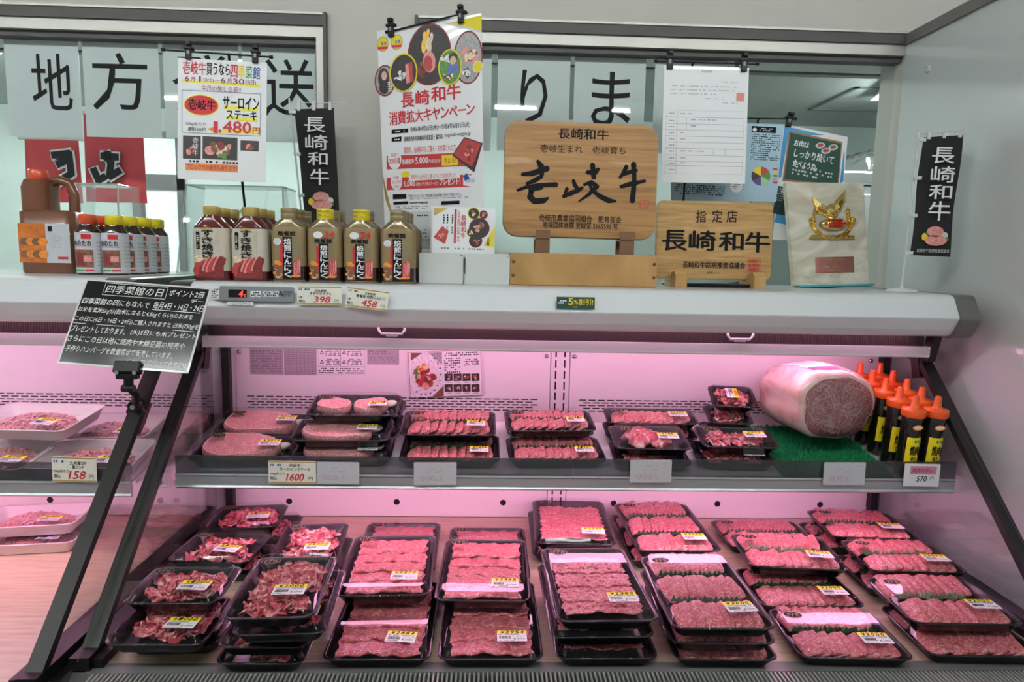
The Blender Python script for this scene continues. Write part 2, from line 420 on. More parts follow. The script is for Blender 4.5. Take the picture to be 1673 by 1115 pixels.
# things in the workroom
m = M(); FR = mat('fridge_steel', (.36, .39, .39), .4, .4)
t = thing('refrigerator', 'tall grey refrigerator standing in the workroom behind the right window', 'refrigerator', (2.15, 2.2, 0))
m.box((-.62, -.4, 0), (.62, .4, 1.93), FR, .01); m.box((-.64, -.42, 1.93), (.64, .42, 2.0), STEEL, .01); m.build('body', t)
for sx in (-1, 1):
    m = M(); m.box((sx*.31-.3, -.43, .1), (sx*.31+.3, -.40, 1.88), FR, .008); d = m.build('door', t)
    m = M(); m.tube([(sx*.05, -.435, 1.2), (sx*.05, -.47, 1.22), (sx*.05, -.47, 1.55), (sx*.05, -.435, 1.57)], .012, STEEL); m.build('handle', d)
def crumple(nu, nv, sx, sy, sz, mt, seed):
    rg = random.Random(seed); ph = [(rg.uniform(4, 14), rg.uniform(4, 14), rg.uniform(0, 6.3)) for _ in range(9)]
    def fn(u, v):
        x, y = u*2-1, v*2-1; e = max(0, 1-(x*x+y*y)*.8)
        h = e*.6+sum(abs(math.sin(a*x+b*y+c)) for a, b, c in ph)/9*.55*min(1, e*2.5)
        return (x*sx*(1+.1*math.sin(7*y+seed)), y*sy*(1+.1*math.sin(6*x)), sz*h)
    m = M(); m.grid(fn, nu, nv, mt); return m
o = crumple(26, 20, .27, .2, .15, FILM, 4).build('plastic_bag', None, (2.02, 2.0, 2.0)); tag(o, 'crumpled clear plastic bag lying on top of the grey refrigerator', 'bag')
m = M(); m.box((-.11, -.15, 0), (.11, .15, .13), mat('cardboard', (.30, .21, .13), .7, var=.06, scale=20), .004); m.box((-.018, -.151, .1302), (.018, .151, .1306), CREAM)
o = m.build('cardboard_box', None, (1.52, 2.02, 2.0)); tag(o, 'small brown cardboard box on the refrigerator beside the plastic bag', 'box')
t = thing('storage_cabinet', 'pale cabinet with dark panes in the workroom left of the black flag', 'cabinet', (-.85, 2.5, 0))
m = M(); m.box((-.45, -.2, 0), (.5, .25, 1.80), MINT, .01); m.build('body', t)
for k in range(2):
    m = M(); m.box((-.40+k*.45, -.225, 1.0), (.02+k*.45, -.2, 1.78), mat('cabinet_dark', (.16, .20, .20), .25)); d = m.build('door', t)
    m = M(); m.box((-.36+k*.45, -.235, 1.35), (-.34+k*.45, -.225, 1.5), STEEL); m.build('handle', d)

# sheets of lettering fixed behind the glass
SHEET = mat('sheet_translucent', (.66, .70, .70), .35, coat=.25)
_b = SHEET.node_tree.nodes['Principled BSDF']; _b.inputs['Emission Strength'].default_value = 0
YS = YW+.05
def sheet(ch, x0, x1, y0, y1, box, label):
    a, b, c = at(x0, y0, Y=YS), at(x1, y0, Y=YS), at(x0, y1, Y=YS)
    cx, cz = (a.x+b.x)/2, (a.z+c.z)/2; w_, h_ = b.x-a.x, a.z-c.z
    cd_ = Card((cx, YS, cz), (90, 0, 0), w_, h_)
    m = M(); m.box((-w_/2, -h_/2, -.001), (w_/2, h_/2, 0), SHEET)
    o = m.build('lettered_sheet', None, mw=cd_.mw); tag(o, label, 'sign', 'lettered sheets behind the glass')
    k = M(); cd_.text(k, ch, *box, INK, bold=.0012); k.build('lettering', o)
for a in (('地', 4, 126, 46, 222, (52, 88, 117, 180), 'pale sheet lettered 地 behind glass at the left window'), ('方', 132, 257, 47, 223, (150, 87, 241, 180), 'pale sheet lettered 方 above the red banners'),
          ('発', 264, 388, 50, 225, (282, 90, 385, 186), 'pale sheet lettered 発 behind the sirloin steak notice'), ('送', 394, 516, 52, 231, (430, 97, 514, 190), 'pale sheet lettered 送 beside the left black flag'),
          ('承', 672, 804, 70, 243, (690, 110, 785, 200), 'pale sheet lettered 承 behind the tall campaign poster'), ('り', 814, 933, 70, 245, (850, 115, 894, 203), 'pale sheet lettered り above the large wooden sign'),
          ('ま', 940, 1057, 73, 246, (966, 118, 1030, 206), 'pale sheet lettered ま above the large wooden sign'), ('す', 1072, 1190, 76, 250, (1090, 118, 1170, 210), 'pale sheet lettered す behind the clipped certificate')):
    sheet(*a)
# the curtain rail the red banners hang from
m = M(); m.tube([(-4.4, .41, 2.12), (3.1, .41, 2.12)], .008, STEEL)
for x in (-3.9, -2.4, -.9, .6, 2.1): m.tube([(x, .41, 2.12), (x, .41, 2.15), (x, .455, 2.19)], .006, STEEL)
m.build('hanging_rail'); tag(bpy.data.objects['hanging_rail'], 'thin steel hanging rail behind the lettered sheets', 'rail')
# red banners hanging in the workroom
RED = mat('banner_red', (.55, .03, .04), .6, var=.06, scale=14)
def banner(x0, x1, y0, y1, yy, strokes, label):
    a, b, c = at(x0, y0, Y=yy), at(x1, y0, Y=yy), at(x0, y1, Y=yy)
    w_, h_ = b.x-a.x, a.z-c.z; cd_ = Card(((a.x+b.x)/2, yy, (a.z+c.z)/2), (90, 0, 0), w_, h_)
    t = thing('red_banner', label, 'banner', mw=cd_.mw, group='red banners in the workroom')
    m = M(); m.grid(lambda u, v: (w_*(u-.5), h_*(v-.5), .012*math.sin(u*9+1)*(1-v)), 16, 4, RED); m.build('cloth', t)
    k = M()
    for st in strokes:
        for wd, mt, z in ((.034, INKW, .016), (.022, INK, .018)):
            P = [cd_.uv(*p) for p in st]
            for i in range(len(P)-1):
                d = Vector((P[i+1][0]-P[i][0], P[i+1][1]-P[i][1], 0)); n = Vector((-d.y, d.x, 0)).normalized()*wd/2; e = d.normalized()*wd*.25
                q = [Vector((*P[i], 0))-n-e, Vector((*P[i+1], 0))-n+e, Vector((*P[i+1], 0))+n+e, Vector((*P[i], 0))+n-e]
                k.poly([(v.x, v.y) for v in q], mt, z+i*.0002)
    k.build('lettering', t)
    k = M(); k.tube([(-w_/2-.02, h_/2, 0), (w_/2+.02, h_/2, 0)], .006, mat('rod_white', (.7, .7, .68), .4)); k.build('rod', t)
    k = M()
    for sx in (-.8, .8): k = M(); k.tube([(sx*w_/2, h_/2, 0), (sx*w_/2, 2.1115-cd_.mw.translation.z, 0)], .0015, INKG); k.build('hanging_cord', t)
banner(40, 128, 225, 330, .41, [[(92, 255), (118, 252), (122, 285), (98, 300)], [(100, 270), (118, 262)]], 'red banner with dark brush lettering above the brown sauce jug')
banner(136, 232, 184, 330, .41, [[(178, 252), (186, 268), (184, 290), (200, 280)], [(158, 278), (166, 296), (176, 290)], [(172, 256), (196, 258)]], 'red banner with dark brush lettering above the red capped bottles')

# ================================================================ the refrigerated display cases
WOOD_DECK = ramp_mat('deck_wood', [(.3, (.40, .28, .205)), (.5, (.49, .36, .265)), (.7, (.56, .43, .33))], 9, 6, (1, 14, 1), .6, .4, .1)
RAIL = mat('rail_grey', (.40, .42, .44), .3, .5)
GRILL = mat('grille_grey', (.36, .36, .34), .4, .2)
GRILLF = mat('grille_frame', (.17, .17, .165), .45, .2)
RIB = mat('night_cover_brown', (.055, .042, .038), .75, spec=.2)
PULL = mat('pull_white', (.85, .83, .84), .4)
HOLE = mat('hole_black', (.006, .006, .007), .8)
def case_tube(m, x0, x1, y, z, es, name, r):
    tm = mat(name, (.9, .8, .85), .5, emit=TUBE_COL, es=es); m.tube([(x0, y, z), (x1, y, z)], r, tm, 10)
def canopy_profile(zt, dy=0):
    P = [(.12, zt), (-.318, zt), (-.328, zt-.001), (-.336, zt-.004), (-.342, zt-.010), (-.3645, zt-.049), (-.3662, zt-.052), (-.3655, zt-.055), (-.350, zt-.081), (-.340, zt-.094), (-.330, zt-.0985), (-.300, zt-.0985), (-.296, zt-.085), (-.15, zt-.06), (.12, zt-.06)]
    return [(y+dy if y < 0 else y, z) for y, z in P]
def make_case(x0, x1, zt, label, dy, zs, joint, left_end=True, right_end=True, bar=None, detail=True):
    cx = (x0+x1)/2
    c = thing('meat_display_case', label, 'display case', (cx, -.4, 0), group='open meat display cases')
    W = Matrix.Translation((-cx, .4, 0))      # build in world coordinates
    def P(m, name, parent=c):
        return m.build(name, parent, mw=W if parent is c else None)
    D = .752
    m = M(); m.box((x0+.01, -.86+dy, .10), (x1-.01, .11, .70), WHITE, .01); m.box((x0+.03, -.80+dy, 0), (x1-.03, .08, .10), DARK); m.box((x0, .03, .70), (x1, .115, zt-.06), PANEL); P(m, 'cabinet_body')
    m = M(); m.box((x0+.02, -.705+dy, D-.018), (x1-.02, -.002, D-.0008), WOOD_DECK); P(m, 'deck')
    # front air grille: ledge and bars
    m = M(); m.box((x0+.015, -.735+dy, D-.05), (x1-.015, -.705+dy, D-.0012), GRILLF); m.box((x0+.015, -.87+dy, D-.05), (x1-.015, -.835+dy, D+.004), GRILLF); m.box((x0+.015, -.84+dy, D-.06), (x1-.015, -.73+dy, D-.05), HOLE)
    n = int((x1-x0)/.0084)
    for i in range(n):
        x = x0+.03+i*(x1-x0-.06)/n; m.box((x, -.84+dy, D-.02), (x+.0034, -.73+dy, D-.002), GRILL)
    m.box((x0+.015, -.788+dy, D-.022), (x1-.015, -.783+dy, D-.006), GRILL); P(m, 'air_grille')
    m = M(); m.box((x0, -.905+dy, D-.075), (x1, -.87+dy, D+.006), DARK, .008, 2); P(m, 'bumper')
    # back panels
    def vents(m, xs0, xs1, zc, rows):
        for r, (a, b) in enumerate(rows):
            x = xs0+a+(.011 if r % 2 else 0); z = zc-r*.0075
            while x < xs0+b: m.rect(x, -z-.0013, x+.0195, -z+.0013, HOLE, 0); x += .0258
    XZ = Matrix(((1, 0, 0, 0), (0, 0, -1, -.0004), (0, -1, 0, 0), (0, 0, 0, 1)))
    Wd = .88
    px = [x0+.023+.0, cx-.027, cx+.027, x1-.023]
    zp = 1.257
    for a, b in ((cx-.027-Wd, cx-.027), (cx+.027, cx+.027+Wd)):
        m = M(); m.box((a+.0012, -.000, zs+.02), (b-.0012, .03, zp), PANEL)
        v = M(); L = b-a
        for r in range(5):
            z = 1.1-r*.0078; x = a+.03+(.012 if r % 2 else 0)
            while x < b-.055: v.box((x, -.0006, z-.0014), (x+.020, 0, z+.0014), HOLE); x += .0265
        scr = []
        for sx in (a+.012, b-.012):
            q = M(); scr.append(q); q.lathe([(.0062, 0), (.005, .003), (0, .0036)], STEEL, 12, T=Matrix.Translation((sx, -.0004, zp-.032)) @ Matrix.Rotation(R(90), 4, 'X'))
        o = P(m, 'back_panel'); P(v, 'vent_grille', o); [P(q, 'screw', o) for q in scr]
        m = M(); m.box((a+.0012, -.000, D), (b-.0012, .03, zs-.02), PANEL)
        for k in range(3):
            x = a+.14+k*.306
            for z in (.848, .795):
                m.oval(x, -z, .0088, .0088, HOLE, 0, 20, T=XZ)
        P(m, 'lower_back_panel')
    for s, xs in ((0, (cx-.0125, cx+.0125)), (-1, (cx-.0205-.9,)), (1, (cx+.0205+.9,))):
        m = M(); a, b = (cx-.0262, cx+.0262) if s == 0 else sorted((cx+s*(.027+Wd), cx+s*(.027+Wd+.026)))
        m.box((a, .002, D), (b, .03, zp+.004), PANEL)
        for x in xs:
            z = zp-.012
            while z > D+.01:
                m.box((x-.0021, .0012, z-.022), (x+.0021, .002, z), HOLE); z -= .031
        P(m, 'slotted_upright')
    # canopy
    prof = canopy_profile(zt, dy)
    m = M(); m.loft([[(x, y, z) for y, z in prof] for x in (x0+.058, x1-.050)], WHITE, True, True, False)
    can = P(m, 'canopy')
    for s, a, b in ((-1, x0+.006, x0+.058), (1, x1-.050, x1+.002)):
        big = [(y*1.0-.006 if y < 0 else y, z if z > zt-.05 else z-.004) for y, z in prof]
        m = M(); m.loft([[(x, y*k+(-.15*(1-k)), zt-.05+(z-zt+.05)*k) for y, z in big] for x, k in ((a, .94 if s < 0 else 1), (a+.006, 1), (b-.006, 1), (b, 1 if s < 0 else .94))], mat('end_cap_grey', (.075, .068, .062), .3, .5) if s < 0 else mat('end_cap_steel', (.20, .195, .185), .3, .7), True, True, False)
        P(m, 'end_cap', c)
    m = M(); y0 = -.262+dy
    m.box((x0+.06, y0, zt-.131), (x1-.06, y0+.012, zt-.085), RIB)
    for i in range(int((x1-x0-.12)/.006)): m.box((x0+.061+i*.006, y0-.0012, zt-.131), (x0+.0635+i*.006, y0, zt-.097), RIB)
    P(m, 'night_cover')
    m = M(); m.loft([[(x, y0-.012, zt-.1315), (x, y0-.012, zt-.155), (x, y0-.010, zt-.158), (x, y0-.007, zt-.155), (x, y0-.007, zt-.134), (x, .02, zt-.134), (x, .02, zt-.1315)] for x in (x0+.05, x1-.05)], PANEL, True, True, False); P(m, 'air_outlet')
    m = M(); m.box((x0+.05, -.012, zt-.176), (x1-.05, .03, zt-.150), PANEL); P(m, 'panel_rail')
    for f in (.345, .865) if detail else (.5,):
        xx = x0+(x1-x0)*(f-.0)
        if detail: xx = at(638 if f < .5 else 1215, 540, Y=-.30).x
        zz = zt-.094
        m = M(); m.tube([(xx-.031, y0-.018, zz), (xx-.031, y0-.020, zz-.015), (xx-.024, y0-.020, zz-.0245), (xx+.024, y0-.020, zz-.0245), (xx+.031, y0-.020, zz-.015), (xx+.031, y0-.018, zz)], .0032, PULL, 8)
        m.box((xx-.034, y0-.022, zz-.002), (xx+.034, y0, zz+.002), PULL); m.box((xx-.014, y0-.021, zz-.031), (xx+.014, y0-.017, zz-.025), PULL, .001)
        P(m, 'pull_handle')
    m = M(); case_tube(m, x0+.1, x1-.1, -.284+dy, zt-.092, CANOPY_TUBE*.5, 'tube_pink_canopy', .007); P(m, 'lamp_tube')
    m = M(); case_tube(m, x0+.1, x1-.1, -.195+dy, zt-.147, CANOPY_TUBE, 'tube_pink_outlet', .010); P(m, 'lamp_tube')
    # shelf
    ys = -.352+dy; ts = math.tan(R(10)); zb = zs+ts*(-.005-ys)
    m = M(); m.loft([[(x, ys+.004, zs+.004*ts), (x, ys+.004, zs+.0035), (x, ys+.046, zs+.0035), (x, -.005, zb-.006), (x, -.005, zb)] for x in (x0+.03, x1-.03)], PANEL, True, True, False)
    sh = P(m, 'shelf')
    for x in (cx-.9, cx-.02, cx+.9):
        m = M(); m.plate([(-.01, zs-.03), (-.01, zb-.008), (ys+.06, zs+.0025), (ys+.06, zs-.006)], .003, PANEL, T=Matrix(((0, 0, 1, x), (1, 0, 0, 0), (0, 1, 0, 0), (0, 0, 0, 1)))); P(m, 'shelf_bracket', sh)
    m = M(); case_tube(m, x0+.1, x1-.1, ys+.030, zs-.0158, SHELF_TUBE, 'tube_pink_shelf', .0108); P(m, 'lamp_tube', sh)
    segs = [(x0+.012, joint-.0004), (joint+.0004, x1-.012)]
    for a, b in segs:
        m = M(); prof2 = [(ys+.004, zs-.0165), (ys-.002, zs-.0170), (ys-.006, zs-.013), (ys-.003, zs-.009), (ys-.003, zs+.0125), (ys-.007, zs+.0155), (ys-.004, zs+.0185), (ys+.003, zs+.0185), (ys+.004, zs+.0)]
        m.loft([[(x, y, z) for y, z in prof2] for x in (a, b)], RAIL, True, True, False); r = P(m, 'price_rail', sh)
        m = M(); m.box((a, ys-.001, zs+.0185), (b, ys+.002, zs+.060), SMOKE); P(m, 'front_guard', r)
    m = M(); m.box((joint-.009, ys-.0020, zs-.0160), (joint+.009, ys+.0030, zs+.0165), RAIL); P(m, 'rail_joint', sh)
    # glass ends
    for s, xe, on in ((-1, x0, left_end), (1, x1, right_end)):
        if not on: continue
        (ya, za), (yb, zb) = bar if bar else ((-.19, 1.25), (-.775, .69))
        xg = xe-s*.004
        m = M(); m.bar((xg, ya, za), (xg, yb, zb), .030, .016, DARK); e = P(m, 'end_frame_bar')
        m = M(); m.box((xg-.012, -.03, D), (xg+.012, -.008, zt-.14), DARK); P(m, 'rear_post', e)
        m = M(); m.bar((xg, -.005, za+.045), (xg, ya-.01, za+.008), .026, .03, DARK); m.bar((xg, ya+.02, za+.012), (xg, ya+.005, za-.04), .034, .03, DARK); m.bar((xg, ya-.01, za+.01), (xg, ya-.03, zt-.1), .02, .03, DARK); P(m, 'bracket', e)
        m = M(); m.bar((xg, -.02, D+.012), (xg, -.73+dy, D+.012), .035, .024, BLACK); m.bar((xg-s*.025, -.03, D+.006), (xg-s*.025, -.72+dy, D+.006), .02, .02, BLACK); P(m, 'sill', e)
        m = M(); m.plate([(-.012, D+.02), (-.012, za+.03), (ya, za), (yb+.04, D+.02)], .004, PANE, T=Matrix(((0, 0, 1, xg+.002), (1, 0, 0, 0), (0, 1, 0, 0), (0, 0, 0, 1)))); P(m, 'end_glass', e)
    return c, can
ZS = .975
case, canopy = make_case(-.93, .93, 1.433, 'white refrigerated meat case in the middle with wooden signs on its canopy', 0, ZS, at(936, 790, Y=-.352).x)
case2, canopy2 = make_case(-2.84, -.975, 1.440, 'neighbouring white meat case at the left with white mince trays', -.06, ZS, -2.0, left_end=False, bar=((-.27, 1.265), (-.80, .735)), detail=False)
# control panel, stickers and plates on the middle case
def on_case(m, name, cdr, parent=None):
    return m.build(name, case if not parent else parent, mw=Matrix.Translation((0, .4, 0)) @ cdr.mw if not parent else None)
FC = Card((0, -.3625, 1.385), (90-8, 0, 0), 1, 1)
m = M(); b = FC.box(361, 469, 482, 493)
m.plate(rrect(b[2]-b[0], b[3]-b[1], .004, 4, (b[0]+b[2])/2, (b[1]+b[3])/2), .004, mat('control_grey', (.25, .26, .27), .35, .5), z0=.010)
FC.rect(m, 376, 474, 406, 487, INK, .0104)
for x0_, x1_ in ((412, 420), (421, 429), (432, 439), (441, 449), (451, 458)): FC.rect(m, x0_, 476.5, x1_, 486, INKW if x0_ < 430 else PAPERG, .0104)
cp = on_case(m, 'control_panel', FC)
m = M(); LED = mat('led_red', (.5, .02, .02), .5, emit=(1, .05, .04), es=3)
FC.text(m, '4', 393, 475.5, 400, 486, LED, .0108, shear=.15); FC.text(m, 'c', 401, 482, 404, 486, LED, .0108)
for dx, dy in ((0, -2.2), (-2, 1.2), (2, 1.2)): m.poly([FC.uv(461+dx+a, 481+dy+b_) for a, b_ in ((0, -2.3), (-1.6, 0), (0, 2.3), (1.6, 0))], INK, .0108)
FC.text(m, 'MITSUBISHI', 465, 477, 480, 480.5, INK, .0108); FC.text(m, 'ELECTRIC', 465, 482, 478, 485.5, INK, .0108)
FC.dash(m, 413, 477.5, 429, 485, 2, INK, .0108); FC.dash(m, 432, 478, 458, 485, 2, INK, .0108, fill=.6)
m.build('display_marks', cp)
m = M(); FC.rect(m, 372, 493, 416, 499.5, PAPER, .007); FC.text(m, '1230674-2', 379, 494, 411, 498.5, INKG, .0074); FC.rect(m, 347, 471, 360, 489, PAPER, .007); FC.dash(m, 348, 472, 359, 488, 5, INK, .0074); on_case(m, 'asset_sticker', FC)
m = M(); FC.rect(m, 909, 486, 971, 505, mat('sticker_green', (.008, .055, .035), .4), .0065)
FC.text(m, '5', 928, 488, 936, 499, INKY, .0069, bold=.0006); FC.text(m, '%割引!', 937, 489, 968, 499, INKY, .0069, bold=.0003); FC.dash(m, 911, 490, 926, 498, 2, PAPER, .0069); FC.dash(m, 934, 501, 948, 503.5, 1, PAPER, .0069)
on_case(m, 'discount_sticker', FC)
BP = Card((0, -.0006, 1.2), (90, 0, 0), 1, 1)
GREYL = mat('label_silver', (.42, .38, .41), .4, .1)
m = M(); BP.rect(m, 408, 561, 463, 612, GREYL, .0002); BP.dash(m, 411, 572, 460, 609, 9, INKG, .0005, fill=.85)
for dx, dy in ((0, -1.8), (-2, 1.2), (2, 1.2)): m.poly([BP.uv(412+dx+a, 565+dy+b_) for a, b_ in ((0, -2.3), (-1.6, 0), (0, 2.3), (1.6, 0))], INK, .0005)
BP.text(m, 'MITSUBISHI', 417, 563, 433, 565.5, INK, .0005); BP.text(m, 'ELECTRIC', 417, 566.5, 431, 569, INK, .0005); on_case(m, 'rating_plate', BP)
m = M(); BP.rect(m, 464, 563, 517, 613, GREYL, .0002); BP.dash(m, 466, 565, 500, 568, 1, INKG, .0005)
for i in range(9): x_ = 465.5+i*6.3; BP.rect(m, x_, 569, x_+.7, 611, INKG, .0005)
for i in range(13): y_ = 569+i*3.45; BP.rect(m, 465.5, y_, 516, y_+.7, INKG, .0005)
on_case(m, 'wiring_plate', BP)
m = M(); BP.rect(m, 519, 561.5, 597, 613, PAPER, .0002); BP.frame(m, 520, 562.5, 596, 612, INKG, .0006, .0005)
for x_, s_ in ((534, '警告'), (571, '注意')): BP.text(m, s_, x_, 563.5, x_+14, 570, INK, .0005, bold=.0003)
for x_, y_ in ((530, 567), (568, 567), (526, 576), (562, 576), (526, 591), (562, 591)): m.poly([BP.uv(x_-3.4, y_+3), BP.uv(x_+3.4, y_+3), BP.uv(x_, y_-3.2)], INK, .0005); m.poly([BP.uv(x_-1.7, y_+2), BP.uv(x_+1.7, y_+2), BP.uv(x_, y_-1.4)], PAPER, .0006)
for x_, y_ in ((532, 571), (568, 571), (532, 586), (568, 586)): BP.dash(m, x_, y_, x_+24, y_+11, 4, INK, .0005)
BP.rect(m, 520, 571, 596, 571.7, INKG, .0005); BP.rect(m, 556, 562, 556.8, 599, INKG, .0005); BP.rect(m, 520, 599, 596, 599.7, INKG, .0005); BP.dash(m, 521.5, 601, 594, 611, 3, INK, .0005); on_case(m, 'warning_label', BP)
m = M(); BP.rect(m, 600, 563, 652, 596, GREYL, .0002); BP.dash(m, 602, 565, 650, 580, 4, INKG, .0005); BP.frame(m, 602, 582, 650, 592, INKG, .0005, .0005); BP.dash(m, 603, 583, 649, 591, 3, INKG, .0005, fill=.5); on_case(m, 'notice_plate', BP)

# ================================================================ packs of meat
TRAYB = mat('tray_black', (.006, .005, .007), .25, spec=.35)
TRAYW = mat('tray_white', (.78, .76, .76), .4)
MEAT_SHEET = ramp_mat('meat_sliced', [(.36, (.36, .030, .048)), (.48, (.50, .080, .10)), (.56, (.62, .20, .21)), (.68, (.74, .46, .43))], 75, 8, (1, 1.8, 1), 3.0, .38, .5)
MEAT_ROWS = ramp_mat('meat_barbecue', [(.36, (.36, .032, .05)), (.50, (.50, .085, .105)), (.59, (.62, .22, .22)), (.72, (.78, .52, .48))], 80, 7, (1, 1.6, 1), 3.0, .36, .3, vor=105)
MEAT_SCRAP = ramp_mat('meat_scrap', [(.34, (.32, .02, .035)), (.46, (.50, .06, .085)), (.55, (.66, .25, .25)), (.66, (.80, .56, .52))], 42, 5, (1, 1, 1), 1.2, .36, .3)
MEAT_STEAK = ramp_mat('meat_steak', [(.34, (.54, .14, .15)), (.46, (.63, .22, .22)), (.56, (.72, .38, .36)), (.70, (.80, .58, .54))], 110, 7, (1, 1.5, 1), 2.5, .38, .3)
MEAT_MINCE = ramp_mat('meat_mince', [(.32, (.60, .18, .20)), (.55, (.70, .32, .32)), (.72, (.78, .52, .50))], 150, 4, (1, 1, 1), 1, .45, .5)
FATM = ramp_mat('beef_fat', [(.3, (.70, .46, .42)), (.6, (.78, .62, .57))], 40, 4, (1, 1, 1), 1, .4, .2)
LEAF = mat('leaf_green', (.03, .16, .06), .4, var=.25, scale=60)
PARSLEY = mat('garnish_green', (.09, .16, .05), .5, var=.35, scale=90)
STICK_GOLD = mat('sticker_gold', (.62, .47, .30), .4, .2)
LBLW = mat('label_white', (.82, .82, .84), .45)
LBLY = mat('label_yellow', (.95, .74, .015), .45)
_cache = {}
def cached(key, fn):
    if key not in _cache: _cache[key] = fn()
    return _cache[key]
def tray_mesh(w_, d_, m_, h=.022, slope=.017):
    q = M()
    rg = [ring(w_-2*slope, d_-2*slope, .014, 0), ring(w_-2*slope+.004, d_-2*slope+.004, .015, .002), ring(w_-.006, d_-.006, .018, h), ring(w_, d_, .020, h+.0008), ring(w_, d_, .020, h+.0026),
          ring(w_-.008, d_-.008, .017, h+.0026), ring(w_-.010, d_-.010, .016, h), ring(w_-2*slope-.002, d_-2*slope-.002, .013, .0035)]
    q.loft(rg, m_); return q.mesh('tray')
def lid_mesh(w_, d_, h=.022, top=.0375, slope=.010):
    q = M(); z = h+.003
    rg = [ring(w_+.001, d_+.001, .021, z-.003), ring(w_+.001, d_+.001, .021, z), ring(w_-.008, d_-.008, .018, z), ring(w_-.010, d_-.010, .018, z+.001), ring(w_-slope*1.9, d_-slope*1.9, .018, top-.0022), ring(w_-slope*2.3, d_-slope*2.3, .017, top-.0004), ring(w_-slope*2.8, d_-slope*2.8, .015, top)]
    q.loft(rg, LID, False, True); return q.mesh('lid')
def price_label(price, w_=.056, h_=.036, z=0, mark='¥'):
    q = M(); k = M()
    q.rect(-w_/2, -h_/2, w_/2, h_/2, LBLW, 0)
    q.rect(-w_/2, h_/2-.0118, w_/2, h_/2, LBLY, .00015)
    s_ = f'{mark}{price}'; n = len(s_)
    for i, ch in enumerate(s_):
        cw = (w_-.010)/max(n, 5); x = -w_/2+.007+i*cw+((w_-.010)-cw*n)*.5
        k.text(ch, x, h_/2-.0104, x+cw*.70, h_/2-.0014, INK, .0004, bold=.0006, shear=.18)
    k.dashes(-w_/2+.003, h_/2-.0160, w_/2-.003, h_/2-.0126, 1, INKB, .0004, seed=price, fill=.9, h=.75)
    k.dashes(w_*.02, h_/2-.0235, w_/2-.002, h_/2-.0165, 3, INKL, .0004, seed=price+1, fill=.6)
    rg = random.Random(price); x = -w_/2+.004
    while x < -.002:
        b = rg.choice((.0004, .0007, .0011)); k.rect(x, -h_/2+.0075, x+b, -h_/2+.0175, INK, .0004); x += b+rg.choice((.0005, .0008))
    k.text(str(price), w_*.16, -h_/2+.0055, w_/2-.004, -h_/2+.0105, INK, .0004)
    k.rect(w_*.06, -h_/2+.0055, w_*.12, -h_/2+.0105, INKG, .0004)
    k.dashes(-w_/2+.003, -h_/2+.001, w_*.1, -h_/2+.0045, 1, INK, .0004, seed=price+2, h=.5)
    return q.mesh('price_label'), k.mesh('lettering')
def oval_sticker(w_=.037):
    q = M(); h_ = w_*.64
    q.oval(0, 0, w_/2, h_/2, STICK_GOLD, 0); q.oval(0, 0, w_/2*.96, h_/2*.94, INK, .00015)
    q.dashes(-w_*.17, h_*.16, w_*.17, h_*.32, 1, STICK_GOLD, .0004, seed=2, fill=.8, h=.4)
    q.text('和牛', -w_*.30, -h_*.27, w_*.30, h_*.13, STICK_GOLD, .0004, shear=.1) if False else None
    for x0, y0, x1, y1, t in ((-.33, .05, -.12, .07, .05), (-.25, .12, -.28, -.25, .05), (-.3, -.12, -.1, -.02, .04), (.0, .1, -.06, -.25, .05), (-.08, 0, .1, .04, .04), (.14, .08, .34, .10, .05), (.2, .14, .18, -.26, .05), (.16, -.1, .34, -.06, .04), (.28, .1, .32, -.2, .04)):
        d = Vector((x1-x0, y1-y0, 0)); n = Vector((-d.y, d.x, 0)).normalized()*t*.20
        q.poly([((x0+n.x)*w_, (y0+n.y)*h_*1.4), ((x0-n.x)*w_, (y0-n.y)*h_*1.4), ((x1-n.x)*w_, (y1-n.y)*h_*1.4), ((x1+n.x)*w_, (y1+n.y)*h_*1.4)][::-1], STICK_GOLD, .0004)
    return q.mesh('brand_sticker')
# ---- pieces of meat
def slice_sheet(w_, L, amp, freq, seed, thick=.003):
    """one thin broad slice, folded over along its front edge and rippled"""
    rg = random.Random(seed); a = [rg.uniform(0, 6.3) for _ in range(6)]
    def fn(u, v):
        x = (u-.5)*w_; e = .0035*math.sin(u*9+a[0])+.0025*math.sin(u*23+a[1])
        rip = amp*(math.sin(u*freq+a[2]+v*3)*.5+math.sin(u*freq*1.9+a[3]-v*5)*.35+math.sin(u*freq*3.3+a[4]+v*4)*.2)
        t = min(v/.28, 1)
        y = -L*.5+e+(v-.28)*L/.72*.98 if v > .28 else -L*.5+e-thick*math.sin(math.pi*t)*1.6
        z = thick*2.2*(1-math.cos(math.pi*t))*.5 if v <= .28 else thick*2.2-(v-.28)*L*.10
        x *= 1-.03*math.sin(v*7+a[5])
        return (x+.002*math.sin(v*19+a[1]), y, z+rip*min(1, v*4))
    q = M(); q.grid(fn, 44, 12, MEAT_SHEET); return q.mesh('meat_slice')
def slice_block(L, W, t, seed, m_):
    """one barbecue slice: a small slab with uneven edges, gently bent"""
    rg = random.Random(seed); P = []
    N = 22
    for i in range(N):
        a = 2*math.pi*i/N; c, s = math.cos(a), math.sin(a); e = 1/max(abs(c), abs(s))**.8
        k = 1+rg.uniform(-.06, .06); P.append((c*e*W/2*k, s*e*L/2*k))
    bend = rg.uniform(.2, .8)
    def zz(x, y): return -bend*2.2*(y*y)+.0012*math.sin(x*180+seed)+.0010*math.sin(y*150+seed*2)
    rings = []
    for k, z in ((.02, -t/2), (.55, -t/2), (.93, -t/2), (1, 0), (.95, t/2), (.55, t/2), (.02, t/2)):
        rings.append([(x*k, y*k, z+zz(x*k, y*k)) for x, y in P])
    q = M(); q.loft(rings, m_); return q.mesh('meat_slice')
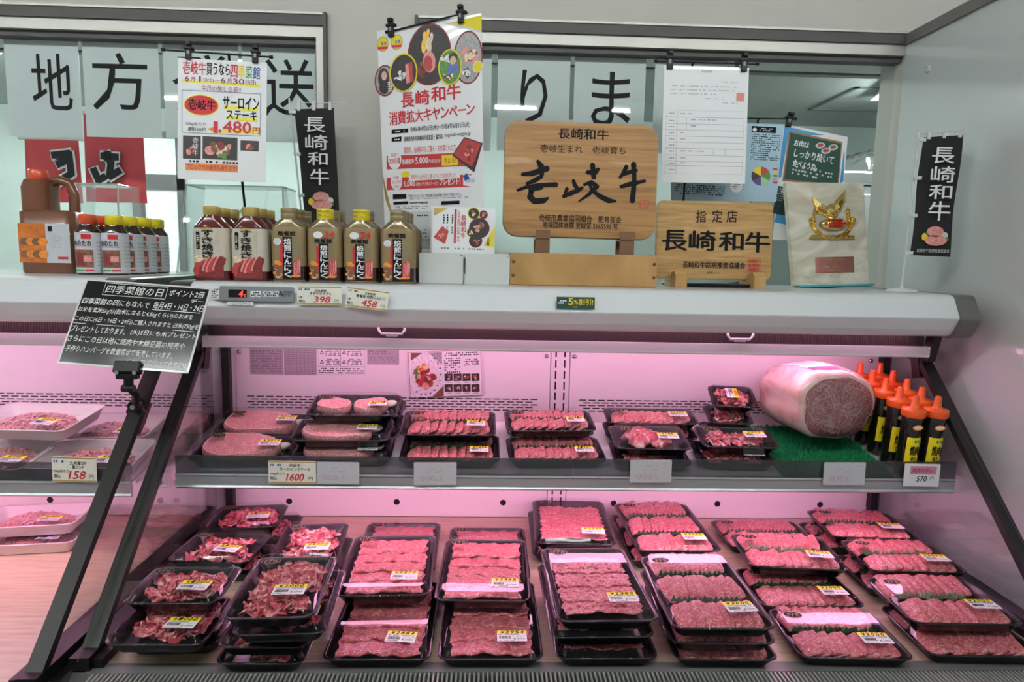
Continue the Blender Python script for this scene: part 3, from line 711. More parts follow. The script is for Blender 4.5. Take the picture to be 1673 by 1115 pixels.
def scrap(seed):
    """a thin off-cut, pleated and crumpled"""
    rg = random.Random(seed); L, W = rg.uniform(.040, .058), rg.uniform(.030, .044)
    ph, ph2, k1, k2, sk = rg.uniform(0, 6), rg.uniform(0, 6), rg.uniform(7, 12), rg.uniform(5, 10), rg.uniform(-.5, .5)
    def fn(u, v):
        s_, t = u*2-1, v*2-1; e = 1-.22*(abs(s_)**6+abs(t)**6)
        z = .0042*math.sin(k1*u+ph+1.6*v)+.0026*math.sin(k2*v+ph2+2*u)+.0014*math.sin(19*u+9*v+ph)
        x = s_*L/2*e+.0045*math.sin(k1*u+ph+1.6*v+1.3); y = t*W/2*e+.0035*math.cos(k2*v+ph2)+sk*.012*s_*s_
        return (x, y, z*(.55+.45*max(abs(s_), abs(t))))
    q = M(); q.grid(fn, 18, 12, MEAT_SCRAP); return q.mesh('meat_scrap')
def steak_mesh(L, W, t, seed, cut=False):
    """thick sirloin: blunt on one side, tapering to a tail on the other"""
    N = 36; P = []; rg = random.Random(seed); f1, f2 = rg.uniform(0, 6), rg.uniform(0, 6)
    for i in range(N):
        a = 2*math.pi*i/N; c, s = math.cos(a), math.sin(a); x = c*L/2
        k = .5+.5*(1-(c+1)/2)**.55; wv = W*(.40+.62*k*.62)
        P.append((x*(1+.03*math.sin(3*a+f1)), s*abs(s)**-.25*wv*.62*(1+.04*math.sin(4*a+f2)) if abs(s) > 1e-6 else 0))
    q = M(); rings = []
    for k, z in ((.9, 0), (.98, t*.12), (1, t*.5), (.985, t*.85), (.95, t*.97)):
        rings.append([(x*k, y*k, z+.0012*math.sin(x*90+f1)) for x, y in P])
    q.loft(rings, MEAT_STEAK, True, False)
    rings = [[(x*k, y*k, t*.97+(1-k)*.004+.0012*math.sin(x*k*90+f1)) for x, y in P] for k in (.95, .92, .6, .3, .02)]
    q.loft(rings[:2], FATM, False, False); q.loft(rings[1:], MEAT_STEAK, False, True)
    return q.mesh('steak')
def leaf_strip(L, seed, hgt=.016):
    q = M(); rg = random.Random(seed); n = int(L/.005)
    v = []; f = []
    for i in range(n+1):
        x = -L/2+L*i/n; y = .003*math.sin(i*1.1); v += [(x, y, 0), (x, y-.004, hgt*(rg.uniform(.8, 1.1) if i % 2 else rg.uniform(.35, .55)))]
        if i: f.append((2*i-2, 2*i, 2*i+1, 2*i-1))
    q.add(v, f, LEAF); return q.mesh('leaf_divider')
def leaf_tuft(seed):
    q = M(); rg = random.Random(seed)
    for k in range(7):
        x = (k-3)*.0028; q.add([(x-.0016, 0, 0), (x+.0016, 0, 0), (x*1.5+rg.uniform(-.002, .002), rg.uniform(.002, .008), rg.uniform(.014, .023))], [(0, 1, 2)], LEAF)
    return q.mesh('leaf_garnish')
def parsley(seed, L=.05):
    q = M(); rg = random.Random(seed)
    for k in range(46):
        t = rg.uniform(-1, 1); x = t*L/2; y = rg.gauss(0, .0018); z = rg.uniform(0, .004); a = rg.uniform(0, 3.14); r = rg.uniform(.002, .0035)
        q.add([(x+r*math.cos(a), y+r*.6*math.sin(a), z), (x-r*.5, y+r*.4, z+.001), (x-r*math.cos(a), y-r*.6*math.sin(a), z+.0015), (x+r*.4, y-r*.5, z+.0005)], [(0, 1, 2, 3)], PARSLEY)
    return q.mesh('herb_garnish')
def fill_sheets(root, w_, d_, n, amp, freq, seed, herb=True):
    y0 = -d_/2+.052; span = d_-.112; step = span/max(n-1, 1)
    for i in range(n):
        me = cached(('sheet', round(w_, 3), n, amp, (i+seed) % 3), lambda: slice_sheet(w_-.040, step*1.9 if n > 1 else span, amp, freq, 11*((i+seed) % 3)+n, .0018 if n > 6 else .0024))
        inst(me, 'meat_slice', root, (random.uniform(-.002, .002), y0+step*i+step*.35, .0180+.0010*math.sin(i*2.0+seed)), (0, 0, random.uniform(-.012, .012)))
    if herb: inst(cached(('herb', seed % 2), lambda: parsley(seed)), 'herb_garnish', root, (.0, d_*.13, .0305), (0, 0, random.uniform(-.1, .15)))
def fill_rows(root, w_, d_, rows, n, seed, leaf='strip', m_=None, lean=22):
    rg = random.Random(seed); span = w_-.068; yr = d_-.080; m_ = m_ or MEAT_ROWS
    for r in range(rows):
        y = -d_/2+.050+yr*r/max(rows-1, 1) if rows > 1 else -.004
        SL = min(.080, (d_-.050)/rows*1.12)
        for i in range(n):
            x = -span/2+span*i/(n-1); k = rg.randrange(4)
            me = cached(('blk', k, round(SL, 3)), lambda: slice_block(SL, .036, .0045, 31+k, m_))
            inst(me, 'meat_slice', root, (x, y+rg.uniform(-.003, .003)+.004, .0195), (R(rg.uniform(4, 9)), R(-lean+rg.uniform(-4, 4)), R(rg.uniform(-9, 9))))
        if r < rows-1:
            yy = y+yr/max(rows-1, 1)*.5+.004
            if leaf == 'strip': inst(cached(('strip', round(w_, 3)), lambda: leaf_strip(span+.02, seed)), 'leaf_divider', root, (0, yy, .017))
            elif leaf == 'tuft':
                for i in range(6): inst(cached(('tuft', i % 2), lambda: leaf_tuft(i)), 'leaf_garnish', root, (-span/2+span*(i+.3)/6, yy+rg.uniform(-.004, .002), .018), (R(-25), 0, rg.uniform(-.5, .5)))
def fill_scraps(root, w_, d_, n, seed, hump=.0135):
    rg = random.Random(seed); W, D_ = w_/2-.036, d_/2-.036
    for i in range(n):
        x, y = rg.uniform(-W, W), rg.uniform(-D_, D_); r = max(abs(x)/W, abs(y)/D_)
        z = .0150+hump*(1-.75*r**2.5)*(.1+.9*i/n)
        k = rg.randrange(7)
        inst(cached(('scrap', k), lambda: scrap(60+k)), 'meat_scrap', root, (x, y, z), (R(rg.uniform(-14, 14)), R(rg.uniform(-14, 14)), rg.uniform(0, 6.28)))
def pack(x, y, z, rz, w_, d_, price, label, kind, seed, tilt=0, group=None, lab=(1, -1), lab_rot=0, sticker=True, lid_top=.0375, lw=.056, tray=None, herb=True, mark='¥', dev=None, stk=(0, 0), shelf=False):
    """x, y, z: middle of the front edge of the rim, as measured; the pack hangs back from there"""
    if not shelf:          # the measured rim belongs to its tray: slide along the sight line to its height
        q = CAM+(Vector((x, y, z))-CAM)*((z-.002-CAM.z)/(z-CAM.z)); x, y, z = q
    tilt = R(tilt); rz = R(rz)
    M_ = Matrix.Translation((x, y, z)) @ Matrix.Rotation(rz, 4, 'Z') @ Matrix.Rotation(-tilt, 4, 'X') @ Matrix.Translation((0, d_/2, -.0235))
    root = thing('meat_pack', label, 'meat pack', group=group, mw=M_)
    inst(cached(('tray', w_, d_, bool(tray)), lambda: tray_mesh(w_, d_, tray or TRAYB)), 'tray', root)
    inst(cached(('lid', w_, d_, lid_top), lambda: lid_mesh(w_, d_, top=lid_top)), 'lid', root)
    if price is not None:
        a, b = price_label(price, lw, lw*.64, mark=mark); lx, ly = lab[0]*(w_/2-.024-lw/2), lab[1]*(d_/2-.018-lw*.32)
        l = inst(a, 'price_label', root, (lx, ly, lid_top+.0007), (0, 0, R(lab_rot))); inst(b, 'lettering', l)
    if sticker:
        inst(cached(('stk',), oval_sticker), 'brand_sticker', root, (-w_/2+.036+stk[0], d_/2-.046+stk[1]*.2, lid_top+.0006), (0, 0, R(rz*0+random.uniform(-8, 8))))
    if kind == 'sheet': fill_sheets(root, w_, d_, 5, .0022, 20, seed, herb)
    elif kind == 'fine': fill_sheets(root, w_, d_, 11, .0022, 34, seed, herb)
    elif kind == 'rows2': fill_rows(root, w_, d_, 2, 9, seed, 'strip')
    elif kind == 'rows2t': fill_rows(root, w_, d_, 2, 9, seed, 'tuft')
    elif kind == 'rows3': fill_rows(root, w_, d_, 3, 8, seed, 'strip')
    elif kind == 'rows1': fill_rows(root, w_, d_, 1, 9, seed, None)
    elif kind == 'scrap': fill_scraps(root, w_, d_, 58, seed)
    elif kind == 'scrap_long': fill_scraps(root, w_, d_, 72, seed)
    elif kind == 'scrap_small': fill_scraps(root, w_, d_, 30, seed)
    elif kind == 'steak':
        inst(cached(('steak', seed), lambda: steak_mesh(.172, .104, .023, seed)), 'steak', root, (-.016, .002, .0065), (R(3), 0, R(-5)))
        inst(cached(('fatlump',), lambda: fatlump()), 'beef_fat', root, (.072, .030, .004), (0, 0, .4))
    elif kind == 'steak_big':
        inst(cached(('steakb', seed), lambda: steak_mesh(.190, .118, .028, seed)), 'steak', root, (-.012, .004, .0095), (R(7), 0, R(-5)))
        inst(cached(('fatlump',), lambda: fatlump()), 'beef_fat', root, (.078, .034, .004), (0, 0, .4))
        inst(cached(('herb', 1), lambda: parsley(5)), 'herb_garnish', root, (.070, .046, .012), (0, 0, .1))
    elif kind == 'steak2':
        for sx, rr, sd in ((-.052, -14, 5), (.040, 25, 6)):
            inst(cached(('steak', sd, 2), lambda: steak_mesh(.088, .070, .024, sd)), 'steak', root, (sx, .0, .0075), (R(4), 0, R(rr)))
        inst(cached(('fatlump',), lambda: fatlump()), 'beef_fat', root, (.082, .035, .004), (0, 0, .4))
    elif kind == 'chunk':
        rg = random.Random(seed)
        for i in range(9):
            me = cached(('chunk', i % 3), lambda: chunk(i))
            inst(me, 'meat_chunk', root, (rg.uniform(-.045, .035), rg.uniform(-.03, .035), .006+rg.uniform(0, .004)), (rg.uniform(-.15, .15), rg.uniform(-.15, .15), rg.uniform(0, 6)))
    return root
def fatlump():
    q = M(); rg = random.Random(3)
    q.grid(lambda u, v: ((.022+.003*math.sin(6*u))*math.cos(2*math.pi*u)*math.sin(math.pi*v), .013*math.sin(2*math.pi*u)*math.sin(math.pi*v), .009-.009*math.cos(math.pi*v)), 16, 8, mat('wasabi_white', (.62, .66, .50), .45, var=.25, scale=50)); return q.mesh('beef_fat')
def chunk(i):
    q = M(); a = i*1.7
    q.grid(lambda u, v: ((.030+.006*math.sin(6.28*u*2+a)+.003*math.sin(14*v+a))*math.cos(6.283*u)*math.sin(math.pi*v), (.021+.004*math.sin(6.28*u*3+a))*math.sin(6.283*u)*math.sin(math.pi*v), .013-.013*math.cos(math.pi*v)+.002*math.sin(6.28*u*4)), 26, 12, MEAT_SCRAP); return q.mesh('meat_chunk')
D0 = .752+.026; PH = .0390; S0 = ZS+.0265
GS, GB, GQ, GY, GU = 'packs of beef off-cuts at the left of the lower deck', 'long packs of thin sliced beef', 'packs with barbecue slices', 'wide packs at the right of the lower deck', 'packs on the upper shelf'
# --- lower deck, left: off-cuts
pack(-.814, -.246, D0+PH, 6, .178, .155, 1000, 'small off-cut beef pack priced 1000 at the very back left corner of the deck', 'scrap', 1, group=GS, lab=(.85, -.75))
pack(-.785, -.22, D0, 3, .172, .155, None, 'off-cut beef pack lying under the rearmost left pack priced 1000', 'scrap_small', 2, group=GS)
pack(-.822, -.437, D0+PH, -3, .182, .160, 1000, 'off-cut beef pack priced 1000, second from the back by the left glass', 'scrap', 3, group=GS, lab=(.75, -.8), lab_rot=-8)
pack(-.800, -.415, D0, 0, .170, .160, None, 'off-cut beef pack lying under the second pack from the back by the left glass', 'scrap_small', 33, group=GS)
pack(-.786, -.688, D0+2*PH, .6, .176, .148, 1000, 'off-cut beef pack priced 1000 on top of the front left stack', 'scrap', 4, group=GS, lab=(.85, -.8), lab_rot=-4)
pack(-.783, -.757, D0+PH, 0, .176, .162, 1000, 'off-cut beef pack priced 1000, middle of the front left stack', 'scrap', 5, group=GS, lab=(.85, -.72), lab_rot=-3)
pack(-.785, -.7, D0, 1, .172, .162, 1000, 'off-cut beef pack at the bottom of the front left stack, label in shade', 'scrap_small', 6, group=GS, lab=(.85, -.95))
pack(-.612, -.422, D0+PH, 5, .156, .205, 2000, 'long off-cut beef pack priced 2000 behind the larger 2000 pack', 'scrap_long', 7, group=GS, lab=(.9, -.98))
pack(-.610, -.415, D0, 2, .150, .205, None, 'off-cut beef pack lying under the rear long pack priced 2000', 'scrap_small', 8, group=GS)
pack(-.568, -.808, D0+3*PH, 2.5, .156, .232, 2000, 'long off-cut beef pack priced 2000 crossed by a pink reflection, topmost of its stack', 'scrap_long', 9, group=GS, lab=(.8, -.55))
pack(-.555, -.79, D0+2*PH, 3, .160, .235, 2000, 'off-cut beef pack directly under the topmost long 2000 pack', 'scrap_small', 10, group=GS, lab=(1.1, -.8))
pack(-.594, -.765, D0+PH, 0, .158, .225, None, 'off-cut beef pack third from the top in the long 2000 stack', 'scrap_small', 11, group=GS)
pack(-.603, -.752, D0, 0, .158, .225, 2000, 'off-cut beef pack at the bottom of the long 2000 stack', 'scrap_small', 12, group=GS, lab=(.8, -1))
# --- lower deck, middle: thin slices
pack(-.418, -.405, D0, 1, .196, .292, None, 'thin sliced beef pack at the back, behind the pack priced 2870', 'sheet', 21, group=GB)
pack(-.411, -.585, D0+PH, 2.3, .195, .296, 2870, 'thin sliced beef pack priced 2870 with a green herb line', 'sheet', 22, group=GB, lab=(.86, -.78), lab_rot=-2)
pack(-.399, -.741, D0, 0, .195, .296, 2884, 'front thin sliced beef pack priced 2884 with a pink reflection', 'sheet', 23, group=GB, lab=(.86, -.86), lab_rot=-5, herb=False)
pack(-.200, -.435, D0, 0, .198, .292, None, 'thin sliced beef pack at the back, behind the pack priced 3388', 'sheet', 24, group=GB)
pack(-.210, -.605, D0+PH, -1.4, .195, .295, 3388, 'thin sliced beef pack priced 3388 with a green herb line', 'sheet', 25, group=GB, lab=(1.0, -.86))
pack(-.193, -.741, D0, 0, .193, .296, 2954, 'front thin sliced beef pack priced 2954', 'sheet', 26, group=GB, lab=(.9, -.84), herb=False)
pack(.014, -.335, D0+PH, -2.4, .200, .293, 2220, 'finely folded beef pack priced 2220 at the back of the deck', 'fine', 27, group=GB, lab=(.95, -.86))
pack(.010, -.315, D0, -1, .200, .293, None, 'beef pack lying under the pack priced 2220', 'fine', 28, group=GB, herb=False)
pack(.018, -.749, D0+2*PH, 1.6, .188, .305, 2380, 'finely folded beef pack priced 2380 on top of the middle stack', 'fine', 29, group=GB, lab=(.9, -.78))
pack(.012, -.735, D0+PH, 1, .192, .300, None, 'beef pack between the packs priced 2380 and 2400', 'fine', 30, group=GB, herb=False)
pack(.020, -.739, D0, 0, .190, .296, 2400, 'finely folded beef pack priced 2400 at the foot of the middle stack', 'fine', 31, group=GB, lab=(.9, -.95), lab_rot=5, herb=False)
# --- lower deck: barbecue slices
pack(.256, -.372, D0+PH, 0, .207, .308, 3000, 'barbecue beef pack priced 3000 with a green leaf strip at the back', 'rows3', 41, group=GQ, lab=(.95, -.85))
pack(.250, -.345, D0, 0, .207, .300, None, 'barbecue beef pack lying under the pack priced 3000', 'rows3', 42, group=GQ)
pack(.220, -.774, D0+2*PH, -1, .190, .288, 3600, 'barbecue beef pack priced 3600 crossed by a broad pink reflection', 'rows3', 43, group=GQ, lab=(1, -.85), lab_rot=6)
pack(.228, -.755, D0+PH, -1, .195, .288, None, 'barbecue beef pack between the packs priced 3600 and 3262', 'rows3', 44, group=GQ)
pack(.240, -.744, D0, -1, .192, .288, 3262, 'barbecue beef pack priced 3262 at the foot of the stack, in shade', 'rows3', 45, group=GQ, lab=(.8, -.9), lab_rot=8)
# --- lower deck, right: wide packs
pack(.537, -.262, D0, -1, .240, .175, None, 'wide barbecue beef pack at the back, behind the bright 2000 pack', 'rows2', 51, group=GY)
pack(.502, -.460, D0+PH, -6.5, .226, .182, 2000, 'wide barbecue beef pack priced 2000 with small green tufts, upper of its stack', 'rows2t', 52, group=GY, lab=(1, -.7))
pack(.494, -.557, D0, 0, .224, .178, 2000, 'wide barbecue beef pack priced 2000 lying in shade under the tufted one', 'rows2', 53, group=GY, lab=(1, -.8))
pack(.484, -.742, D0, -2.5, .214, .174, 2000, 'front wide beef pack priced 2000 almost covered by a pink reflection', 'rows2', 54, group=GY, lab=(1, -.75))
pack(.778, -.292, D0+PH, -4.5, .222, .180, 2000, 'wide barbecue beef pack priced 2000 at the very back right corner', 'rows2', 55, group=GY, lab=(1, -.7))
pack(.765, -.270, D0, -3, .216, .170, None, 'beef pack lying under the wide pack in the back right corner', 'rows2', 56, group=GY)
pack(.772, -.478, D0+PH, -3, .220, .168, 2262, 'wide barbecue beef pack priced 2262 by the right glass', 'rows2t', 57, group=GY, lab=(1, -.72))
pack(.762, -.490, D0, -3, .220, .175, None, 'beef pack lying under the wide pack priced 2262', 'rows2', 58, group=GY)
pack(.728, -.692, D0+PH, -2, .220, .188, 2000, 'wide barbecue beef pack with green tufts cut by the right glass, upper one', 'rows2t', 59, group=GY, lab=(1, -.7))
pack(.735, -.735, D0, -2, .220, .180, None, 'wide barbecue beef pack lying under the tufted one by the right glass', 'rows2', 60, group=GY, sticker=False)
# --- upper shelf: its board slopes down to the front by ten degrees
ST = 10.0
def on_shelf(x, y, lvl=0, h=.0):
    return (x, y, ZS+math.tan(R(ST))*(y+.352)+h+lvl*.0400)
def upack(x, y, lvl, *a, tilt=0, dz=0, **k):
    _, _, z = on_shelf(x, y, lvl, .0255+dz); pack(x, y, z, *a, tilt=-ST+tilt, group=GU, shelf=True, **k)
upack(-.797, -.163, 0, .6, .234, .132, 3460, 'large sirloin steak pack at the back left of the shelf', 'steak_big', 71, lid_top=.050, lab=(.95, -.6), lw=.050, stk=(.012, -.022))
upack(-.796, -.309, 0, 1.0, .236, .138, 3374, 'large sirloin steak pack priced 3374 at the front left of the shelf', 'steak_big', 72, lid_top=.050, lab=(.95, -.6), lw=.050, stk=(.012, -.022))
upack(-.541, -.236, 2, 1.2, .226, .138, 2981, 'pack of two cut steaks behind the single steak priced 2562', 'steak2', 73, lab=(.9, -.6), lw=.046, dz=.003)
upack(-.550, -.142, 0, 0, .230, .122, None, 'steak pack at the bottom under the pack of two cut steaks', 'steak', 74)
upack(-.545, -.140, 1, 0, .230, .122, None, 'steak pack directly under the pack of two cut steaks', 'steak', 70)
upack(-.561, -.284, 1, 1.5, .238, .130, 2562, 'steak pack priced 2562 on top of a shaded pack', 'steak', 75, lab=(.85, -.4), lw=.048)
upack(-.556, -.300, 0, 1, .240, .132, 2430, 'steak pack in shade under the steak priced 2562', 'steak', 76, lab=(.85, -.75), lw=.048)
upack(-.302, -.247, 1, .5, .240, .152, 2612, 'barbecue beef pack priced 2612 upper of two on the shelf', 'rows2', 77, lab=(.95, -.7), lw=.046)
upack(-.295, -.305, 0, 0, .244, .155, 2496, 'barbecue beef pack priced 2496 lower of two on the shelf', 'rows2', 78, lab=(.95, -.75), lw=.046, sticker=False)
upack(-.040, -.216, 1, 2.2, .232, .132, 2816, 'barbecue beef pack priced 2816 upper of two by the shelf joint', 'rows2', 79, lab=(.95, -.65), lw=.046)
upack(-.030, -.300, 0, 3, .240, .140, 1937, 'barbecue beef pack priced 1937 lower of two by the shelf joint', 'rows2', 80, lab=(.95, -.75), lw=.046, sticker=False)
upack(-.035, -.150, 0, 2, .232, .128, None, 'barbecue beef pack half hidden behind the pack priced 1937', 'rows1', 68, sticker=False)
upack(.232, -.166, 1, -1.5, .244, .104, 2382, 'flat barbecue beef pack priced 2382 behind the chunk pack', 'rows1', 81, lab=(.95, -.7), lw=.048)
upack(.232, -.166, 0, -1.5, .244, .110, None, 'beef pack lying under the flat pack priced 2382', 'rows1', 82)
upack(.198, -.313, 1, -2, .188, .134, 760, 'beef chunk pack priced 760 at the front of the shelf', 'chunk', 83, lab=(.95, -.5), lw=.050)
upack(.200, -.314, 0, -1, .188, .136, None, 'beef pack lying under the chunk pack priced 760', 'chunk', 84, sticker=False)
upack(.417, -.300, 1, -4, .188, .122, 970, 'off-cut beef pack priced 970 beside the green mat', 'scrap_small', 85, lab=(1, -.4), lw=.052)
upack(.410, -.304, 0, -3, .188, .128, 960, 'beef pack lying under the off-cut pack priced 970', 'scrap_small', 86, lab=(1, -.9), lw=.052, sticker=False)
for k, (dz, tl, lb) in enumerate(((0, 0, 'small off-cut pack at the bottom of the stack by the meat block'), (.004, -3, 'small off-cut pack in the middle of the stack by the meat block'), (.010, -9, 'small tilted off-cut pack on top of the stack by the meat block'))):
    upack(.432+.006*k, -.166-.003*k, k, -5-2*k, .118, .112, 950 if k == 2 else None, lb, 'scrap_small', 87+k, tilt=tl, dz=dz, lab=(-.3, -.3), lab_rot=-90, lw=.048, sticker=False)

# ================================================================ left case: white trays of mince
def white_tray(x, y, z, rz, tilt, price, label, seed, w_=.235, d_=.165):
    M_ = Matrix.Translation((x, y, z)) @ Matrix.Rotation(R(rz), 4, 'Z') @ Matrix.Rotation(R(tilt), 4, 'X')
    root = thing('mince_tray', label, 'meat pack', group='white trays of minced meat in the left case', mw=M_)
    inst(cached(('wt', w_), lambda: tray_mesh(w_, d_, TRAYW, .028, .016)), 'tray', root)
    rg = random.Random(seed); q = M()
    for i in range(430):
        a = rg.uniform(0, 6.283); r = math.sqrt(rg.random()); x0, y0 = (w_/2-.034)*r*math.cos(a), (d_/2-.032)*r*math.sin(a)
        zz = .005+.024*(1-r*r)*rg.uniform(.55, 1)+.006*rg.random(); b = rg.uniform(0, 3.14); L = rg.uniform(.006, .012)
        q.tube([(x0-L*math.cos(b), y0-L*math.sin(b), zz-.002), (x0, y0, zz+.002), (x0+L*math.cos(b+.5), y0+L*math.sin(b+.5), zz-.001)], .0026, MEAT_MINCE, 5)
    q.oval(0, 0, w_/2-.03, d_/2-.028, MEAT_MINCE, .0065)
    o = q.build('minced_meat', root); o['kind'] = 'stuff'
    m = M(); m.loft([ring(w_+.001, d_+.001, .021, .0312), ring(w_-.03, d_-.03, .03, .0345)], FILM, False, True); m.build('cling_film', root)
    a, b = price_label(price, .052, .034); l = inst(a, 'price_label', root, (.052, -.042, .0352), (0, 0, R(-6))); inst(b, 'lettering', l)
def lshelf(x, y, h): return (x, y, ZS+math.tan(R(ST))*(y+.412)+h)
def place_white(px, py, Y, lift, *a, **k):
    p = at(px, py, Y=Y); white_tray(p.x, p.y, ZS+math.tan(R(ST))*(Y+.412)+lift, *a, **k)
place_white(152, 712, -.306, .003, 2, 10, 410, 'white mince tray at the front right of the left case shelf, behind the clamp', 11, w_=.235, d_=.155)
place_white(186, 668, -.15, .003, 2, 10, 320, 'white mince tray behind the front right one in the left case', 12, w_=.22, d_=.15)
place_white(4, 712, -.306, .003, -2, 10, 396, 'white mince tray lowest at the left edge of the left case shelf', 13, w_=.20, d_=.17)
place_white(60, 657, -.235, .060, -4, 9, 402, 'white mince tray stacked above the others on the left case shelf', 14, w_=.25, d_=.17)
p = at(58, 866, Z=.79); white_tray(p.x, p.y, .753, 8, 0, 380, 'lower of two white mince trays on the wooden deck of the left case', 15)
white_tray(p.x-.004, p.y+.01, .795, 9, 0, 388, 'upper of two white mince trays on the wooden deck of the left case', 16)

# ================================================================ cards and labels
BORD = mat('card_gold_edge', (.46, .30, .06), .4, .1)
def plate_card(name, c, label, cat, mt=PAPER, t=.0012, r=.002, parts=None, group=None, face='card'):
    root = thing(name, label, cat, mw=c.mw, group=group)
    m = M(); m.plate(rrect(c.w, c.h, r, 3), t, mt); m.build(face, root)
    return root
def price_card(c, name, lines, price, label, rot=0, mark='円', tax=None, white=False):
    root = thing('price_card', label, 'price card', mw=c.mw)
    w_, h_ = c.w, c.h
    m = M(); m.plate(rrect(w_, h_, .002, 3), .0012, CREAM); b = m.build('card', root)
    k = M()
    if not white:
        k.rect(-w_/2+.001, h_/2-.004, w_/2-.001, h_/2-.0015, BORD, .0003); k.rect(-w_/2+.001, -h_/2+.0012, w_/2-.001, -h_/2+.004, BORD, .0003)
    k.text('玄•米', -w_*.46, h_*.26, -w_*.25, h_*.38, INKB, .0004) if False else k.dashes(-w_*.46, h_*.26, -w_*.22, h_*.37, 1, INKB, .0004, seed=4, fill=.9, h=.8)
    for s_, (a, b_, c_, d_) in lines: k.text(s_, a*w_, b_*h_, c_*w_, d_*h_, INK, .0004, bold=.0003)
    k.text(price, -w_*.12, -h_*.38, w_*.24, -h_*.06, INKR, .0005, bold=.0011, shear=.25)
    k.text(mark, w_*.34, -h_*.36, w_*.43, -h_*.2, INK, .0004)
    k.build('lettering', root); return root
def card3(TL, TR, BL, Y=None, tilt=90, dn=0.0):
    """card standing in the plane y = Y, from three photo corners; rotation in its plane is kept"""
    a, b, c = at(*TL, Y=Y), at(*TR, Y=Y), at(*BL, Y=Y)
    u = (b-a); ang = math.atan2(u.z, u.x); w_ = u.length; v = (a-c); h_ = abs(v.dot(Vector((-math.sin(ang), 0, math.cos(ang)))))
    ce = a+u*.5-Vector((-math.sin(ang), 0, math.cos(ang)))*h_/2
    cc = Card(ce, (tilt, 0, 0), w_, h_); cc.mw = Matrix.Translation(ce) @ Matrix.Rotation(-ang, 4, 'Y') @ Matrix.Rotation(R(tilt), 4, 'X'); cc.inv = cc.mw.inverted(); return cc
price_card(card3((485, 467), (558, 468), (483, 498), -.3725, 86), '', [('日本食研', (-.10, .18, .16, .32)), ('すきやきのタレ', (-.22, .02, .28, .17)), ('1本', (-.46, -.16, -.38, -.04)), ('税込', (-.46, -.38, -.32, -.22))], '398', 'price card reading 398 on the canopy below the gold capped bottles')
price_card(card3((567, 468), (636, 477), (561, 500), -.3725, 86), '', [('日本食研', (-.06, .20, .18, .33)), ('晩餐館 焙煎にんにく', (-.26, .02, .42, .18)), ('1本', (-.46, -.16, -.38, -.04)), ('税込', (-.46, -.38, -.32, -.22))], '458', 'tilted price card reading 458 on the canopy')
price_card(card3((438, 753), (516, 754), (437, 790), -.3625, 90), '', [('壱岐牛', (-.06, .22, .18, .37)), ('サーロインステーキ', (-.26, .05, .38, .20)), ('100gあたり', (-.46, -.14, -.16, -.02)), ('税込', (-.46, -.34, -.32, -.20))], '1600', 'price card reading 1600 on the shelf rail below the sirloin packs')
price_card(card3((84, 746), (157, 748), (83, 787), -.4225, 90), '', [('九州産SPF', (-.10, .18, .28, .33)), ('豚ミンチ', (-.04, .02, .22, .16)), ('100gあたり', (-.46, -.14, -.12, -.02)), ('税込', (-.46, -.34, -.32, -.20))], '158', 'price card reading 158 on the shelf rail of the left case')
BACKW = mat('card_back', (.50, .52, .55), .45)
BACKI = mat('card_show_through', (.43, .43, .47), .5); BACKR = mat('card_show_through_red', (.46, .38, .43), .5)
def back_card(TL, TR, BL, digits, label):
    c = card3(TL, TR, BL, -.3625, 90); root = thing('price_card', label, 'price card', mw=c.mw)
    m = M(); m.plate(rrect(c.w, c.h, .002, 3), .0012, BACKW); m.build('card', root)
    k = M(); w_, h_ = c.w, c.h
    k.text(digits, -w_*.36, -h_*.36, w_*.14, -h_*.10, BACKR, .0004, shear=-.2, flip=True, bold=.0006); k.dashes(-w_*.2, .02*h_, w_*.2, .28*h_, 2, BACKI, .0004, seed=5); k.dashes(w_*.28, .28*h_, w_*.42, .40*h_, 1, BACKI, .0004, seed=6); k.build('lettering', root)
back_card((517.5, 755), (587, 756), (517.5, 791), '1,000', 'reversed price card beside the 1600 card, print showing through')
back_card((676, 756), (746, 756), (675, 793), '1,000', 'reversed price card below the barbecue packs priced 2496')
back_card((1030, 752), (1098, 752), (1030, 789), '1600', 'reversed price card below the chunk pack')
back_card((1347, 756), (1415, 756), (1346, 793), '398', 'reversed price card below the green mat')
c = card3((1479, 758), (1537, 759), (1478, 795), -.3625, 90); root = thing('price_card', 'white price card with a pink band reading 570 below the orange capped bottles', 'price card', mw=c.mw)
m = M(); m.plate(rrect(c.w, c.h, .002, 3), .0012, PAPER); m.build('card', root)
k = M(); w_, h_ = c.w, c.h
k.rect(-w_*.34, h_*.04, w_*.40, h_*.40, mat('band_pink', (.62, .22, .34), .5), .0003); k.text('焼肉のタレ', -w_*.28, h_*.12, w_*.30, h_*.32, INK, .0005, shear=.2); k.text('570', -w_*.14, -h_*.28, w_*.14, -h_*.04, INK, .0004, bold=.0004, shear=.1); k.text('円', w_*.24, -h_*.2, w_*.34, -h_*.06, INK, .0004); k.build('lettering', root)
